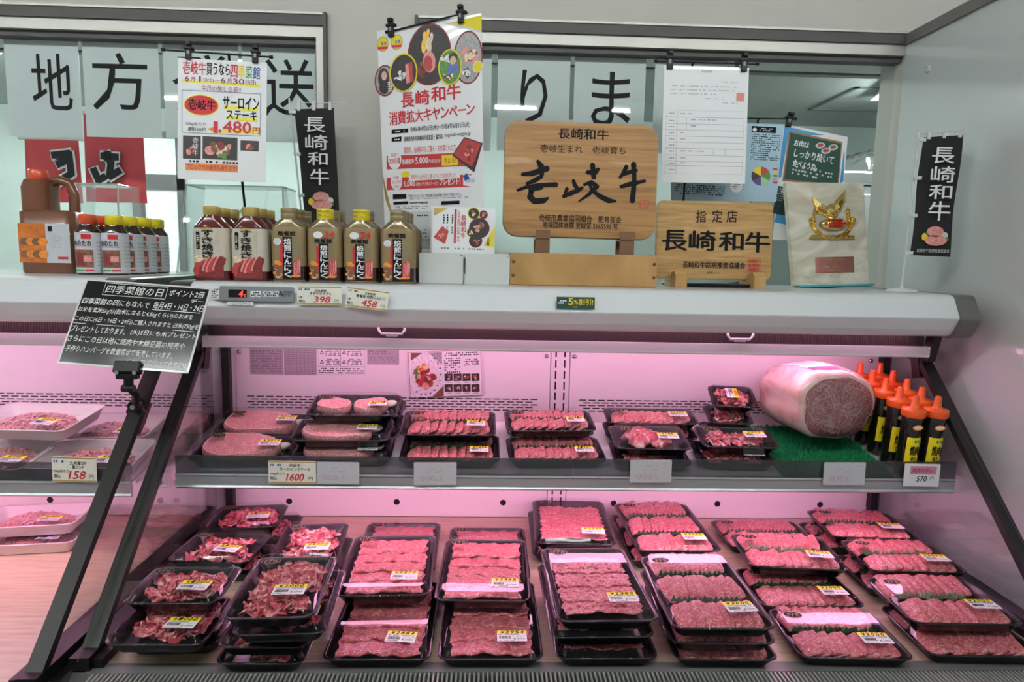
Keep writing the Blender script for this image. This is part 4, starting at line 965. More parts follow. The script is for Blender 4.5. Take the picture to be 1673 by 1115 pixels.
# recipe sheet on the back panel
def food(m, c, px, py, r, cols, seed, n=14, z=.0007, ry=None, rs=(.18, .4)):
    rg = random.Random(seed)
    for i in range(n):
        a = rg.uniform(0, 6.28); q = rg.uniform(0, .72); rr = r*rg.uniform(*rs)
        c.oval(m, px+r*q*math.cos(a), py+(ry or r)*q*math.sin(a), rr, rr*rg.uniform(.5, .9), rg.choice(cols), z+i*2e-5, rg.uniform(0, 3))
PH = {n: mat('photo_'+n, col, .4, var=.25, scale=160) for n, col in dict(red=(.45, .05, .05), dkred=(.22, .03, .03), pink=(.70, .28, .26), cream=(.75, .62, .45), orange=(.75, .25, .04), green=(.10, .25, .05), dark=(.035, .028, .026), brown=(.20, .09, .05), white=(.75, .74, .74), grey=(.35, .34, .35), blue=(.10, .14, .45), skin=(.70, .42, .32), flame=(.90, .50, .08)).items()}
c = Card((-.322, -.0060, 1.174), (90, -3, .5), .206, .133)
root = plate_card('recipe_sheet', c, 'laminated recipe sheet with hamburg steak photo hung inside the case', 'poster', PAPER)
m = M(); PKF = mat('frame_crimson', (.60, .05, .18), .5)
c.frame(m, 668.5, 573.5, 787, 648.5, PKF, .0012, .0003); c.quad(m, [(671, 577), (722, 576), (725, 648), (673, 650)], PH['white'], .0003); c.quad(m, [(671, 577), (690, 577), (671, 590)], PH['brown'], .0005); c.quad(m, [(700, 576.5), (722, 576), (722, 596)], PH['grey'], .0005); c.quad(m, [(725, 630), (725, 648), (706, 649)], PH['brown'], .0005)
food(m, c, 690, 603, 15, [PH['orange'], PH['cream'], PH['orange'], PH['red']], 3, 20, .0006); food(m, c, 681, 612, 10, [PH['green']], 13, 8, .0011); food(m, c, 697, 620, 18, [PH['red'], PH['dkred'], PH['dkred'], PH['pink']], 4, 34, .0014)
for i in range(11): c.oval(m, 694+26*math.cos(i*.30-.9), 612+33*math.sin(i*.30-.9), 1.5, 1.2, INKB, .0007)
c.dash(m, 726, 575, 782, 582, 2, INK); c.dash(m, 726, 584, 754, 610, 7, INK); c.dash(m, 758, 586, 782, 598, 4, INK)
for i in range(4):
    for j in range(2):
        x, y = 733+i*14.6, 617+j*17.5; c.rect(m, x-6.6, y-6.5, x+6.6, y+6, PH['dark'], .0004); food(m, c, x, y, 5.2, [PH['red'], PH['pink'], PH['brown'], PH['cream']], i*2+j, 9, .0006); c.dash(m, x-6, y+6.6, x+5, y+9.5, 1, INKG)
m.build('lettering', root)

# ================================================================ clip stands and the sheets they hold
def clip(parent, c, px, py, hgt=22, wid=9):
    u, v = c.uv(px, py); s_ = c.box(px, py-hgt/2, px+wid, py+hgt/2); w_ = s_[2]-s_[0]; h_ = s_[3]-s_[1]
    m = M(); m.box((u-w_/2, v-h_/2, .001), (u+w_/2, v+h_/2, .007), BLACK, .0015); m.box((u-w_*.75, v+h_*.05, -.006), (u+w_*.75, v+h_*.22, .010), BLACK, .0015); m.box((u-w_*.3, v+h_*.3, .006), (u+w_*.5, v+h_*.5, .013), BLACK, .001); m.box((u-w_*.2, v-h_*.2, .0071), (u+w_*.2, v+h_*.2, .0074), INKG)
    m.build('clip', parent)
def clip_stand(c, bar0, bar1, clips, pole_px, base_z, label, hgt=22, wid=9, back=.012, run=.03, fr=.045):
    """stand in the plane of card c: cross bar with two clips on a pole with a round foot"""
    root = thing('clip_stand', label, 'sign stand')
    root.matrix_world = c.mw
    a, b = c.uv(*bar0), c.uv(*bar1)
    m = M(); m.tube([(a[0], a[1], .0035), (b[0], b[1], .0048)], .0022, BLACK, 8)
    for p in (a, b): m.lathe([(.0038, -.004), (.0038, .004)], BLACK, 10, T=Matrix.Translation((p[0], p[1], .0048)) @ Matrix.Rotation(R(90), 4, 'Y'))
    m.build('cross_bar', root)
    for px, py in clips: clip(root, c, px, py, hgt, wid)
    up = c.uv(pole_px, (bar0[1]+bar1[1])/2)
    top = c.mw @ Vector((up[0], up[1], -back)); foot = Vector((top.x, top.y+run, base_z+.0008))
    L = [c.inv @ q for q in (c.mw @ Vector((up[0], up[1]+.002, -.0055)), top, foot+Vector((0, 0, .01)))]
    m = M(); m.tube(L, .0032, BLACK, 8); m.build('pole', root)
    m = M(); m.lathe([(fr, 0), (fr, .003), (.012, .008)], BLACK, 24, T=c.inv @ Matrix.Translation(foot)); m.build('base', root)
    return root
ZT = 1.433
# --- sirloin notice
c = Card((-.845, -.2, 1.809), (86.7, 1.2, 1.0), .206, .281)
nt_ = plate_card('notice', c, 'laminated white notice advertising sirloin steak, clipped to a black bar', 'sign', PAPER)
m = M(); YEL = mat('notice_yellow', (.85, .75, .05), .5); RD = INKR
x = 299
for s_, mt in (('壱岐牛', RD), ('買うなら', INK), ('四', RD), ('季', INKY), ('菜', INKGN), ('館', INKB)):
    w_ = {3: 38, 4: 39, 1: 12}[len(s_)]; dy = (x-299)*.068; c.text(m, s_, x, 101+dy, x+w_-1, (122 if len(s_) != 4 else 121)+dy, mt, .0007, bold=.0009); x += w_+.3
c.quad(m, [(297, 130), (425, 139), (425, 143), (297, 134)], YEL, .0004)
for s_, a, b, y0, y1 in (('6', 302, 309, 124, 133), ('月', 312, 318, 126, 134), ('1', 325, 328, 125, 134), ('日(土)', 333, 349, 128, 135), ('〜', 351, 359, 130, 133), ('6', 361, 368, 127, 136), ('月', 371, 378, 129, 137), ('30', 381, 399, 129, 138), ('日(日)', 401, 418, 131, 140)): c.text(m, s_, a, y0, b, y1, mat('ink_plum', (.28, .02, .12), .5), .0007, bold=.0005)
c.text(m, '今月の推し企画!!', 329, 141, 394, 150, mat('ink_plum', (0, 0, 0)), .0007)
c.frame(m, 297, 150, 426, 220, mat('frame_navy', (.03, .10, .16), .5), .0011, .0005)
c.oval(m, 329, 172, 29, 18, YEL, .0005); c.oval(m, 329, 172, 27.5, 16, RD, .0006); c.text(m, '壱岐牛', 308, 163, 352, 180, INK, .0008, bold=.0008)
c.quad(m, [(366, 172), (421, 177), (421, 183), (366, 178)], YEL, .0005); c.quad(m, [(370, 189), (421, 194), (421, 200), (370, 195)], YEL, .0005)
c.text(m, 'サーロイン', 364, 159, 423, 179, INK, .0008, bold=.0012); c.text(m, 'ステーキ', 370, 181, 419, 196, INK, .0008, bold=.0012)
c.text(m, '100gあたり', 304, 200, 336, 206, INK, .0007); c.text(m, '通常1,600円', 307, 208, 336, 215, INK, .0007)
c.quad(m, [(338, 211), (352, 207), (352, 216)], INKO, .0006); c.quad(m, [(345, 213), (424, 210), (424, 219), (345, 217)], YEL, .0005)
for s_, a, b in (('1', 349, 355), (',', 357, 361), ('480', 364, 410)): c.text(m, s_, a, 199 if s_ != ',' else 212, b, 218, RD, .0009, bold=.0016)
c.text(m, '円', 413, 209, 424, 219, RD, .0009, bold=.0008)
c.rect(m, 299, 222, 328, 260, PH['dark'], .0004); food(m, c, 313, 248, 12, [PH['red'], PH['pink'], PH['dkred']], 2, 14, .0006); c.text(m, '壱岐牛', 315, 224, 324, 255, PAPER, .0010, vert=True)
c.rect(m, 331, 224, 388, 261, PH['dark'], .0004); food(m, c, 359, 244, 23, [PH['brown'], PH['cream'], PH['dkred'], PH['pink']], 5, 26, .0006, ry=11); food(m, c, 366, 256, 12, [PH['green']], 6, 7, .0012, ry=3)
c.rect(m, 393, 230, 423, 247, PH['dark'], .0004); food(m, c, 408, 239, 11, [PH['pink'], PH['red'], PH['brown']], 8, 12, .0006, ry=6)
c.dash(m, 304, 262, 390, 268, 1, INK); c.rect(m, 303, 268, 389, 280, INKO, .0004); c.text(m, 'ブロックでの販売も承ります!', 305, 269.5, 387, 278.5, mat('ink_plum', (0, 0, 0)), .0007, bold=.0003)
m.build('lettering', nt_)
clip_stand(c, (268, 82.5), (444, 94.5), ((309, 84), (418, 90)), 371, 1.433, 'black clip stand holding the sirloin steak notice', 28, 10, .012, .115, .026)
# --- tall campaign poster
c = Card((-.36, -.1, 1.765), (93, -.2, -29), .309, .62)
po = thing('campaign_poster', 'tall wagyu campaign poster with round food photos and yellow corner, clipped to a black bar', 'poster', mw=c.mw)
m = M(); q = [(-c.w/2+c.w*i/16, .010*math.sin(i/16*3.14)-.0) for i in range(17)]
m.plate(rrect(c.w, c.h, .001, 2), .0012, PAPER); m.build('sheet', po)
m = M(); MAR = mat('poster_maroon', (.22, .01, .015), .5); YL2 = mat('poster_yellow', (.72, .60, .02), .5)
c.quad(m, [(735, 37), (787, 25), (787, 52)], YL2, .0003); c.quad(m, [(726, 39), (735, 37), (787, 50), (787, 54)], PAPERG, .0004)
for px, py in ((625.5, 72), (648, 69)): c.oval(m, px, py, 10, 13, GOLD, .0004); c.oval(m, px, py-2, 8, 9, YL2, .0005); c.dash(m, px-7, py-4, px+7, py+3, 1, INKG, h=.8); c.quad(m, [(px-8, py+9), (px+8, py+8), (px+8, py+4), (px-8, py+5)], RD, .0006)
def disc(px, py, rx, ry, rim, bg, z): c.oval(m, px, py, rx, ry, rim, z); c.oval(m, px, py, rx-2.2, ry-2.6, bg, z+.0001)
disc(629, 132, 17, 26, MAR, PH['grey'], .0004); c.oval(m, 627, 128, 9, 17, PH['dark'], .0007); c.oval(m, 628, 124, 4.5, 7.5, PH['skin'], .0008); c.oval(m, 628, 144, 8, 10, PH['dark'], .00075); c.dash(m, 634, 133, 641, 150, 5, PH['white'], .0009, fill=1)
disc(765, 94, 24, 44, MAR, PH['grey'], .0004); food(m, c, 768, 92, 16, [PH['pink'], PH['red'], PH['cream']], 12, 18, .0006, ry=20); c.oval(m, 781, 109, 9, 10, PH['cream'], .0012); c.oval(m, 781, 109, 7, 8, YL2, .0013); food(m, c, 764, 120, 14, [PH['dark'], PH['white']], 13, 12, .0010, ry=5)
disc(702, 89, 36, 51, MAR, PH['dark'], .0009); food(m, c, 703, 116, 24, [PH['brown'], PH['dark'], PH['dkred']], 14, 30, .0011, ry=18)
for i, (dx, dy, s) in enumerate(((0, 0, 1), (4, 8, .9), (-4, 10, .8), (8, -4, .6), (2, -10, .6))): c.oval(m, 697+dx, 66+dy, 5*s, 15*s, PH['flame'] if i % 2 == 0 else PH['cream'], .0016+i*.00003, .25-.15*i)
c.oval(m, 702, 101, 10, 18, PH['pink'], .0018, .15); c.oval(m, 700, 104, 7, 13, PH['red'], .00185, .1)
disc(660, 119, 23, 32, YL2, PH['dark'], .0020); food(m, c, 655, 128, 13, [PH['white'], PH['grey']], 15, 10, .0022, ry=14); c.quad(m, [(663, 106), (674, 101), (677, 132), (665, 138)], PH['pink'], .0026); c.quad(m, [(668, 104), (674, 101), (677, 132), (671, 135)], PH['red'], .0027)
disc(736, 110, 19.5, 30, YL2, PH['green'], .0020); food(m, c, 731, 96, 12, [PH['green'], PH['white']], 16, 10, .0022, ry=10); c.oval(m, 741, 95, 7, 8.5, PH['dark'], .0026); c.oval(m, 741, 99, 5, 7, PH['skin'], .0027); c.quad(m, [(730, 121), (734, 106), (747, 105), (752, 118)], PH['blue'], .0025); food(m, c, 735, 127, 11, [PH['brown'], PH['dark'], PH['white']], 17, 12, .0028, ry=5)
for ch, a, b, y0, y1 in (('長', 655, 676, 152, 176), ('崎', 679, 701, 148, 172), ('和', 704, 727, 142, 166), ('牛', 730, 752, 138, 163)): c.text(m, ch, a, y0, b, y1, INKR, .0008, bold=.0022)
for i, ch in enumerate('消費拡大キャンペーン'): x = 636+i*14; c.text(m, ch, x, 183-i*1.4, x+13, 205-i*2.0-(0 if ch != 'ャ' else -1), INKR, .0008, bold=.0014)
c.quad(m, [(640, 212), (667, 210), (667, 217), (640, 219)], INK, .0005); c.dash(m, 643, 212.5, 664, 216.5, 1, PAPER, .0007)
c.text(m, '令和6年4月25日(木)〜令和6年6月25日(火)', 670, 203, 768, 213, INK, .0007, bold=.0003)
c.quad(m, [(640, 225), (656, 223), (656, 231), (640, 232)], INK, .0005); c.dash(m, 642, 226, 655, 230, 1, PAPER, .0007)
c.text(m, '長崎県内外の長崎和牛指定店・協力店', 660, 221, 723, 229.5, INK, .0007, bold=.0003); c.text(m, 'nagasaki-wagyu.jp', 727, 216, 769, 224, INK, .0007)
def red_band(y0, y1, x0, x1): c.quad(m, [(x0, y0+6), (x1, y0), (x1, y1-6), (x0, y1)], mat('band_red', (.50, .03, .03), .5), .0004)
red_band(249, 277, 632, 770); c.quad(m, [(656, 238), (751, 232), (751, 247), (656, 253)], PAPER, .0006); c.text(m, '期間中、長崎和牛をご購入・お食事された方', 660, 238, 745, 249, INKR, .0008, bold=.0002)
c.oval(m, 645, 260, 11, 17, PAPER, .0008); c.text(m, '抽選で', 639, 250, 652, 256, INKR, .0010); c.text(m, '200名様', 636, 258, 654, 268, INKR, .0010, bold=.0005)
c.text(m, '長崎和牛', 657, 260, 677, 269, PAPER, .0008, bold=.0005); c.text(m, '5,000', 679, 257, 699, 269, PAPER, .0008, bold=.0008); c.text(m, '円相当が', 700, 260, 720, 266, PAPER, .0008)
c.quad(m, [(722, 254), (748, 252), (748, 270), (722, 271)], YL2, .0009); c.text(m, '当たる!', 726, 257, 745, 267, INKR, .0011, bold=.0004)
c.quad(m, [(739, 254), (759, 224), (789, 234), (775, 282)], PH['dark'], .0010); c.quad(m, [(742, 253), (760, 226), (786, 235), (772, 273)], PH['red'], .0012); food(m, c, 763, 250, 15, [PH['pink'], PH['red'], PH['dkred']], 19, 24, .0014, ry=16)
red_band(285, 311, 632, 770); c.quad(m, [(668, 286), (752, 281), (752, 291), (668, 296)], PAPER, .0006); c.text(m, '期間中1,000円以上購入された長崎県民の方', 672, 284, 745, 292, INKR, .0008)
c.oval(m, 648, 297, 9.5, 14, PAPER, .0008); c.text(m, '先着', 643, 288, 652, 293, INKR, .0010); c.text(m, '20,000', 640, 295, 656, 301, INKR, .0010); c.text(m, '名様', 644, 303, 652, 307, INKR, .0010)
c.oval(m, 663, 285, 7, 5, YL2, .0010); c.text(m, '1,000', 661, 296, 678, 306, PAPER, .0008, bold=.0007); c.text(m, '円分のデジタルクーポン', 680, 297, 717, 304, PAPER, .0008); c.text(m, 'プレゼント!', 718, 291, 752, 302, PAPER, .0008, bold=.0007)
c.quad(m, [(757, 285), (779, 288), (777, 306), (757, 303)], PAPER, .0010); c.text(m, '1,000円分', 761, 292, 776, 299, INKB, .0012); c.quad(m, [(757, 288), (763, 283), (768, 292), (760, 296)], INKB, .0013)
c.quad(m, [(642, 318), (664, 317), (664, 325), (642, 326)], INK, .0005); c.text(m, '下記サイトもしくは、対象店舗にある専用ハガキでご応募ください。', 667, 316.5, 755, 322, INK, .0007); c.dash(m, 668, 322, 775, 325, 1, INKG)
c.quad(m, [(643, 330), (667, 329), (667, 334), (643, 335)], INK, .0005); c.text(m, 'nagasaki-wagyu.jp', 669, 329, 699, 333.5, INK, .0007, bold=.0003); c.quad(m, [(721, 329), (751, 328), (751, 334), (721, 335)], INK, .0005)
c.dash(m, 644, 336, 700, 343, 2, INKG); c.rect(m, 640, 345, 786, 400, PAPERG, .0004); c.dash(m, 642, 350, 700, 355, 1, INK); c.dash(m, 690, 373, 705, 395, 4, INKG, fill=.5)
for i in range(4): c.quad(m, [(625+i*1.0, 283+i*9), (629+i*3, 300+i*12), (632+i*3, 320+i*12), (626+i*1.3, 300+i*9)], GOLD, .0005)
m.build('lettering', po)
clip_stand(c, (634, 53), (762, 22), ((640, 46), (754, 24)), 704, 1.433, 'black clip stand holding the tall campaign poster', 30, 9, .016, .085)
# --- certificate
c = pushed(Card((.33, -.15, 1.839), (86.2, -.1, -.7), .213, .287), 1.055)
ce_ = plate_card('certificate', c, 'white typed certificate with a ruled table and red seal, clipped to a black bar', 'sign', PAPER)
m = M(); c.text(m, '買受証明書', 1146, 115, 1163, 119, INKG, .0006)
for y, a, b in ((133, 1178, 1207), (140, 1095, 1207), (146, 1092, 1203), (152, 1094, 1170), (160, 1150, 1185), (167, 1178, 1207), (174, 1150, 1152)): c.dash(m, a, y, b, y+3.2, 1, INKL)
c.rect(m, 1203, 152, 1216, 166, mat('seal_red', (.70, .25, .20), .5), .0005)
c.frame(m, 1087, 181, 1214, 285, INKL, .0005, .0005)
for y in (192, 203, 213, 223, 233, 243, 254, 264, 271): c.rect(m, 1087, y, 1214, y+.7, INKL, .0005)
c.rect(m, 1105, 181, 1105.6, 285, INKL, .0005); c.rect(m, 1121, 192, 1121.6, 213, INKL, .0005); c.rect(m, 1165, 243, 1165.6, 254, INKL, .0005); c.rect(m, 1184, 243, 1184.6, 254, INKL, .0005)
for y in (185, 197, 207, 217, 227, 237, 247, 258, 267, 277): c.dash(m, 1090, y-1.5, 1102, y+1.8, 1, INKG)
for y, b in ((186, 1136), (196, 1170), (206, 1140), (217, 1117), (227, 1121), (237, 1112), (247, 1150), (258, 1124), (266, 1122)): c.dash(m, 1109 if y not in (196, 206) else 1126, y-1.5, b, y+1.5, 1, INKG)
m.build('lettering', ce_)
clip_stand(c, (1071, 101), (1236, 106), ((1094, 99), (1215, 103)), 1133, 1.433, 'black clip stand holding the white certificate', 30, 10)
# --- blue leaflet and green chalkboard poster on one stand further back
c = Card((.60, .02, 1.76), (88.7, 0, -1), .20, .29)
c.mw = Matrix.Translation((.52, .02, 1.775)) @ Euler((R(88), R(2), R(-2))).to_matrix().to_4x4(); c.inv = c.mw.inverted()
bl = thing('blue_leaflet', 'pale blue printed leaflet with a colour wheel behind the certificate', 'poster', mw=c.mw)
m = M(); q = [c.uv(*p) for p in ((1096, 199), (1281, 203), (1268, 330), (1096, 328))]; m.plate(q[::-1], .001, mat('leaflet_blue', (.38, .55, .66), .4, coat=.3)); m.build('sheet', bl)
m = M(); c.rect(m, 1228, 207, 1268, 217, INK, .0004); c.oval(m, 1233, 212, 3.5, 3, PAPER, .0006); c.dash(m, 1241, 209, 1262, 215, 2, PAPER, .0006); c.dash(m, 1227, 219, 1276, 263, 13, INK, .0005, h=.45)
for i, mt in enumerate((PH['red'], PH['green'], mat('wheel_green', (.35, .6, .3), .5), mat('wheel_violet', (.12, .05, .25), .5), PH['dark'], INKY)):
    P = [c.uv(1243, 288)]+[c.uv(1243+15.5*math.sin(a), 288-15.5*math.cos(a)) for a in [6.283*(i+k/6)/6 for k in range(7)]]; m.poly(P[::-1], mt, .0005)
for y in range(5): c.rect(m, 1263, 275+y*5.5, 1270, 278+y*5.5, (PH['red'], INKY, PH['green'], PH['pink'], INKR)[y], .0005)
c.dash(m, 1103, 302, 1185, 319, 5, INK, .0005); c.oval(m, 1203, 305, 10, 10, PAPER, .0005); c.dash(m, 1197, 300, 1209, 310, 3, INKG, .0007)
m.build('lettering', bl)
c2 = Card((0, 0, 0), (88, 0, 0), .18, .16); c2.mw = Matrix.Translation((.68, .005, 1.775)) @ Euler((R(88), R(10), R(-2))).to_matrix().to_4x4(); c2.mw.translation = CAM+(c2.mw.translation-CAM)*1.028; c2.inv = c2.mw.inverted(); c = c2
gp = thing('chalkboard_poster', 'poster showing a green chalkboard about cooking meat well, behind the marble plaque', 'poster', mw=c.mw)
m = M(); q = [c.uv(*p) for p in ((1281, 203), (1385, 224), (1371, 392), (1262, 392))]; m.plate(q[::-1], .001, PAPER); m.build('sheet', gp)
m = M(); BLU = mat('poster_blue', (.06, .30, .58), .5); CB = mat('board_green', (.012, .065, .045), .6); BR = mat('board_frame', (.35, .16, .08), .5)
c.quad(m, [(1282, 206), (1347, 221), (1288, 222), (1276, 290), (1270, 290)], BLU, .0003); c.quad(m, [(1380, 248), (1378, 297), (1372, 300), (1378, 250)], BLU, .0003)
c.quad(m, [(1289, 214), (1376, 232), (1370, 305), (1278, 296)], BR, .0005); c.quad(m, [(1291, 217), (1374, 235), (1368, 302), (1281, 293)], CB, .0007)
for s_, pts in (('お肉は', (1297, 230, 1322, 241)), ('しっかり焼いて', (1296, 249, 1363, 263)), ('食べようね。', (1294, 264, 1336, 276))):
    c.text(m, s_, *pts, INKW, .0010, bold=.0008)
c.dash(m, 1293, 275, 1360, 292, 3, PAPERG, .0010, fill=.6)
for px, py in ((1340, 238), (1349, 247), (1361, 241)): c.oval(m, px, py, 8, 5, PAPERG, .0010, .3); c.oval(m, px, py-.5, 5, 3, PH['red' if px < 1355 else 'brown'], .0012, .3)
c.rect(m, 1266, 305, 1290, 352, mat('poster_ink_blue', (.02, .05, .06), .5), .0005); c.rect(m, 1266, 352, 1290, 366, BLU, .0005); c.dash(m, 1268, 308, 1286, 330, 6, PAPERG, .0007)
m.build('lettering', gp)
clip_stand(c, (1216, 194), (1298, 195), ((1289, 196),), 1241, 1.433, 'black clip stand behind the certificate holding the chalkboard poster', 24, 10)

# ================================================================ little flags
CLOTH = mat('flag_black', (.014, .013, .013), .85, bump=.3, scale=300)
FLAGP = mat('flag_pole_white', (.62, .63, .63), .35)
def mini_flag(c, TL, TR, BR, BL, pole_top, pole_bot, chars, picture, small, label, arm):
    root = thing('mini_flag', label, 'flag', mw=c.mw)
    P = [Vector((*c.uv(*p), 0)) for p in (TL, TR, BR, BL)]
    def fn(u, v):
        a = P[3].lerp(P[2], u); b = P[0].lerp(P[1], u); q = a.lerp(b, v); q.z = .004*math.sin(v*7+u*2); return tuple(q)
    m = M(); m.grid(fn, 8, 18, CLOTH); m.build('cloth', root)
    pt, pb = c.uv(*pole_top), c.uv(*pole_bot); at_, ab = c.uv(*arm[0]), c.uv(*arm[1])
    m = M(); m.tube([(pt[0], pt[1], -.002), (pb[0], pb[1], -.002)], .0026, FLAGP, 8); m.build('pole', root)
    m = M(); m.tube([(at_[0], at_[1], -.002), (ab[0], ab[1], -.002)], .0014, FLAGP, 8); m.build('cross_arm', root)
    def tab(a, b_): q = M(); q.box(a, b_, FLAGP); q.build('tab', root)
    for k in range(4):
        f = k/3; q = P[0].lerp(P[3], f*.96+.02); pp = Vector((pt[0]+(pb[0]-pt[0])*max(0, (pt[1]-q.y)/(pt[1]-pb[1])), q.y, 0)); tab((min(pp.x, q.x)-.003, q.y-.004, -.004), (max(pp.x, q.x)+.005, q.y+.004, .006))
    for f in (.12, .5, .9): q = P[0].lerp(P[1], f); tab((q.x-.004, q.y-.005, -.004), (q.x+.004, at_[1]+.003, .006))
    k = M()
    for ch, b in chars: c.text(k, ch, *b, INKW, .009, bold=.0012)
    px, py, s = picture
    for dx, dy, rx, ry, mt in ((0, -6, 13, 8, PH['pink']), (1, 8, 17, 8, PH['pink']), (-16, 2, 5, 6, INKY), (14, 0, 6, 5, PAPERG), (-10, -4, 5, 4, PH['green']), (17, 6, 4, 3, PH['green'])): c.oval(k, px+dx*s, py+dy*s, rx*s, ry*s, mt, .009+.0002*(rx > 10))
    if small: c.text(k, '長崎和牛銘柄推進協議会', *small, PAPERG, .009)
    k.build('lettering', root)
    foot = c.mw @ Vector((pb[0], pb[1], 0)); zf = 1.433
    m = M(); m.lathe([(.036, 0), (.037, .003), (.030, .007), (.006, .010), (.004, .016)], FLAGP, 28, T=c.inv @ Matrix.Translation((foot.x, foot.y, zf+.0005)))
    if foot.z > zf+.01: q = c.inv @ Vector((foot.x, foot.y, zf+.008)); m.tube([(pb[0], pb[1], -.002), tuple(q)], .0026, FLAGP, 8)
    m.build('base', root)
c = Card((-.65, .035, 1.70), (90, 0, 0), 1, 1)
mini_flag(c, (481, 179), (546, 177), (556, 392), (502, 390), (472, 160), (498, 402), [('長', (498, 193, 532, 217)), ('崎', (500, 222, 536, 246)), ('和', (504, 250, 536, 271)), ('牛', (508, 277, 538, 303))], (526, 328, 1.0), None, 'small black flag with white brush characters in front of the wall pillar', ((474, 167), (566, 168)))
c = Card((.9, -.22, 1.68), (90, 0, 0), 1, 1)
mini_flag(c, (1508, 225), (1573, 221), (1551, 420), (1486, 417), (1503, 216), (1474, 468), [('長', (1519, 242, 1555, 268)), ('崎', (1517, 273, 1556, 299)), ('和', (1514, 303, 1551, 326)), ('牛', (1513, 330, 1548, 361))], (1524, 385, 1.05), (1494, 407, 1547, 413), 'small black flag with white brush characters beside the right partition', ((1500, 218), (1578, 212)))

# ================================================================ wooden signs, plaque, leaflet stand
CEDAR = ramp_mat('cedar', [(.30, (.27, .125, .036)), (.50, (.37, .182, .056)), (.68, (.43, .226, .076))], 6, 5, (1, 16, 1), .5, .45, .12, coat=.05)
CEDAR2 = ramp_mat('cedar_pale', [(.30, (.35, .185, .058)), (.50, (.45, .258, .092)), (.68, (.52, .32, .13))], 5, 5, (1, 14, 1), 1.4, .5, .12)
BENT = mat('bent_strap_brown', (.20, .10, .05), .25, coat=.4)
c = Card((.022, -.15, 1.696), (86.2, .5, .4), .389, .288)
s1 = thing('wooden_sign', 'large rounded wooden sign with big black brush characters, standing on a wooden box', 'sign', mw=c.mw)
m = M(); P = rrect(c.w, c.h, .038, 8)
m.loft([[(x, y, -.022) for x, y in P], [(x, y, -.004) for x, y in P], [(x*.994, y*.992, 0) for x, y in P]], CEDAR, True, True, False); m.build('board', s1)
m = M()
c.text(m, '長崎和牛', 912, 211, 994, 228, INK, .0008, bold=.0012); c.text(m, '壱岐生まれ', 883, 237, 952, 250, INK, .0008); c.text(m, '壱岐育ち', 968, 240, 1022, 252, INK, .0008)
def brush(c, m, st, z=.0008, mt=INK):
    """brush strokes: lists of (px, py, half width)"""
    for i, s in enumerate(st):
        for k in range(len(s)-1):
            (x0, y0, w0), (x1, y1, w1) = s[k], s[k+1]; d = Vector((x1-x0, y1-y0)).normalized(); n = Vector((-d.y, d.x))
            c.quad(m, [(x0+n.x*w0, y0+n.y*w0), (x0-n.x*w0, y0-n.y*w0), (x1-n.x*w1, y1-n.y*w1), (x1+n.x*w1, y1+n.y*w1)], mt, z+k*1e-5+i*3e-5); c.oval(m, x1, y1, w1, w1, mt, z+k*1e-5+2e-5+i*3e-5)
        c.oval(m, s[0][0], s[0][1], s[0][2], s[0][2], mt, z+i*3e-5)
brush(c, m, [[(879, 264, 3), (884, 272, 5), (885, 285, 4)], [(854, 285, 3), (868, 284, 4.5), (893, 276, 5)], [(861, 300, 2.5), (872, 296, 4), (884, 289, 3.5)], [(846, 311, 2.5), (860, 306, 3), (880, 303, 3.5), (908, 302, 4)], [(866, 311, 3), (884, 307, 3.5)], [(868, 312, 4), (866, 322, 5), (873, 329, 5), (888, 328, 4.5), (895, 324, 2)],
              [(937, 296, 3), (939, 303, 3.5), (944, 309, 3)], [(921, 321, 3), (933, 316, 4), (947, 310, 3.5), (951, 307, 2.5)], [(922, 320, 2), (926, 309, 3)], [(960, 282, 3.5), (972, 282, 4.5), (977, 277, 3)], [(968, 270, 4), (970, 290, 4)], [(955, 302, 2.5), (966, 298, 3.5), (975, 305, 4), (962, 318, 3), (946, 329, 1.5)], [(962, 300, 2), (968, 312, 3), (980, 321, 4), (994, 328, 4.5), (1005, 329, 2)],
              [(1023, 273, 3.5), (1018, 284, 3.5), (1013, 290, 2.5)], [(1018, 285, 3), (1030, 281, 3.5), (1039, 279, 3)], [(1015, 305, 3), (1030, 301, 4), (1053, 296, 2.5)], [(1035, 269, 4.5), (1036, 285, 3.5), (1036, 300, 4), (1033, 328, 4.5)]])
c.rect(m, 1045, 327, 1060, 341, mat('seal_dark_red', (.42, .06, .04), .5), .0007); c.text(m, '壱岐', 1046, 328, 1059, 334, CEDAR, .0009, bold=.0004); c.text(m, '和牛', 1046, 335, 1059, 340, CEDAR, .0009, bold=.0004)
c.text(m, '壱岐市農業協同組合　肥育部会', 881, 352, 1015, 363, INK, .0008, bold=.0004); c.text(m, '地域団体商標 登録第 5665593 号', 886, 363.5, 1009, 374, INK, .0008, bold=.0004)
m.build('lettering', s1)
# its box, with two bent straps that carry the sign
a, b = at(835, 468, Z=1.433), at(1072, 470, Z=1.433); yb = -.225
bx0, bx1 = at(833, 440, Y=yb).x, at(1074, 440, Y=yb).x
t = thing('wooden_sign_box', 'pale wooden box with screws carrying the large rounded sign', 'stand', ((bx0+bx1)/2, yb, 1.4335)); wb = bx1-bx0; hb = at(950, 415, Y=yb).z-1.4335
m = M(); m.box((-wb/2, 0, 0), (wb/2, .012, hb), CEDAR2, .0015); m.build('front_board', t)
m = M(); m.box((-wb/2, .0125, 0), (-wb/2+.012, .12, hb), CEDAR2); m.build('side_board', t); m = M(); m.box((wb/2-.012, .0125, 0), (wb/2, .12, hb), CEDAR2); m.build('side_board', t)
m = M(); m.box((-wb/2, .1205, 0), (wb/2, .132, hb), CEDAR2); m.build('rear_board', t); m = M(); m.box((-wb/2+.0125, .0125, 0), (wb/2-.0125, .12, .008), CEDAR2); m.build('bottom_board', t)
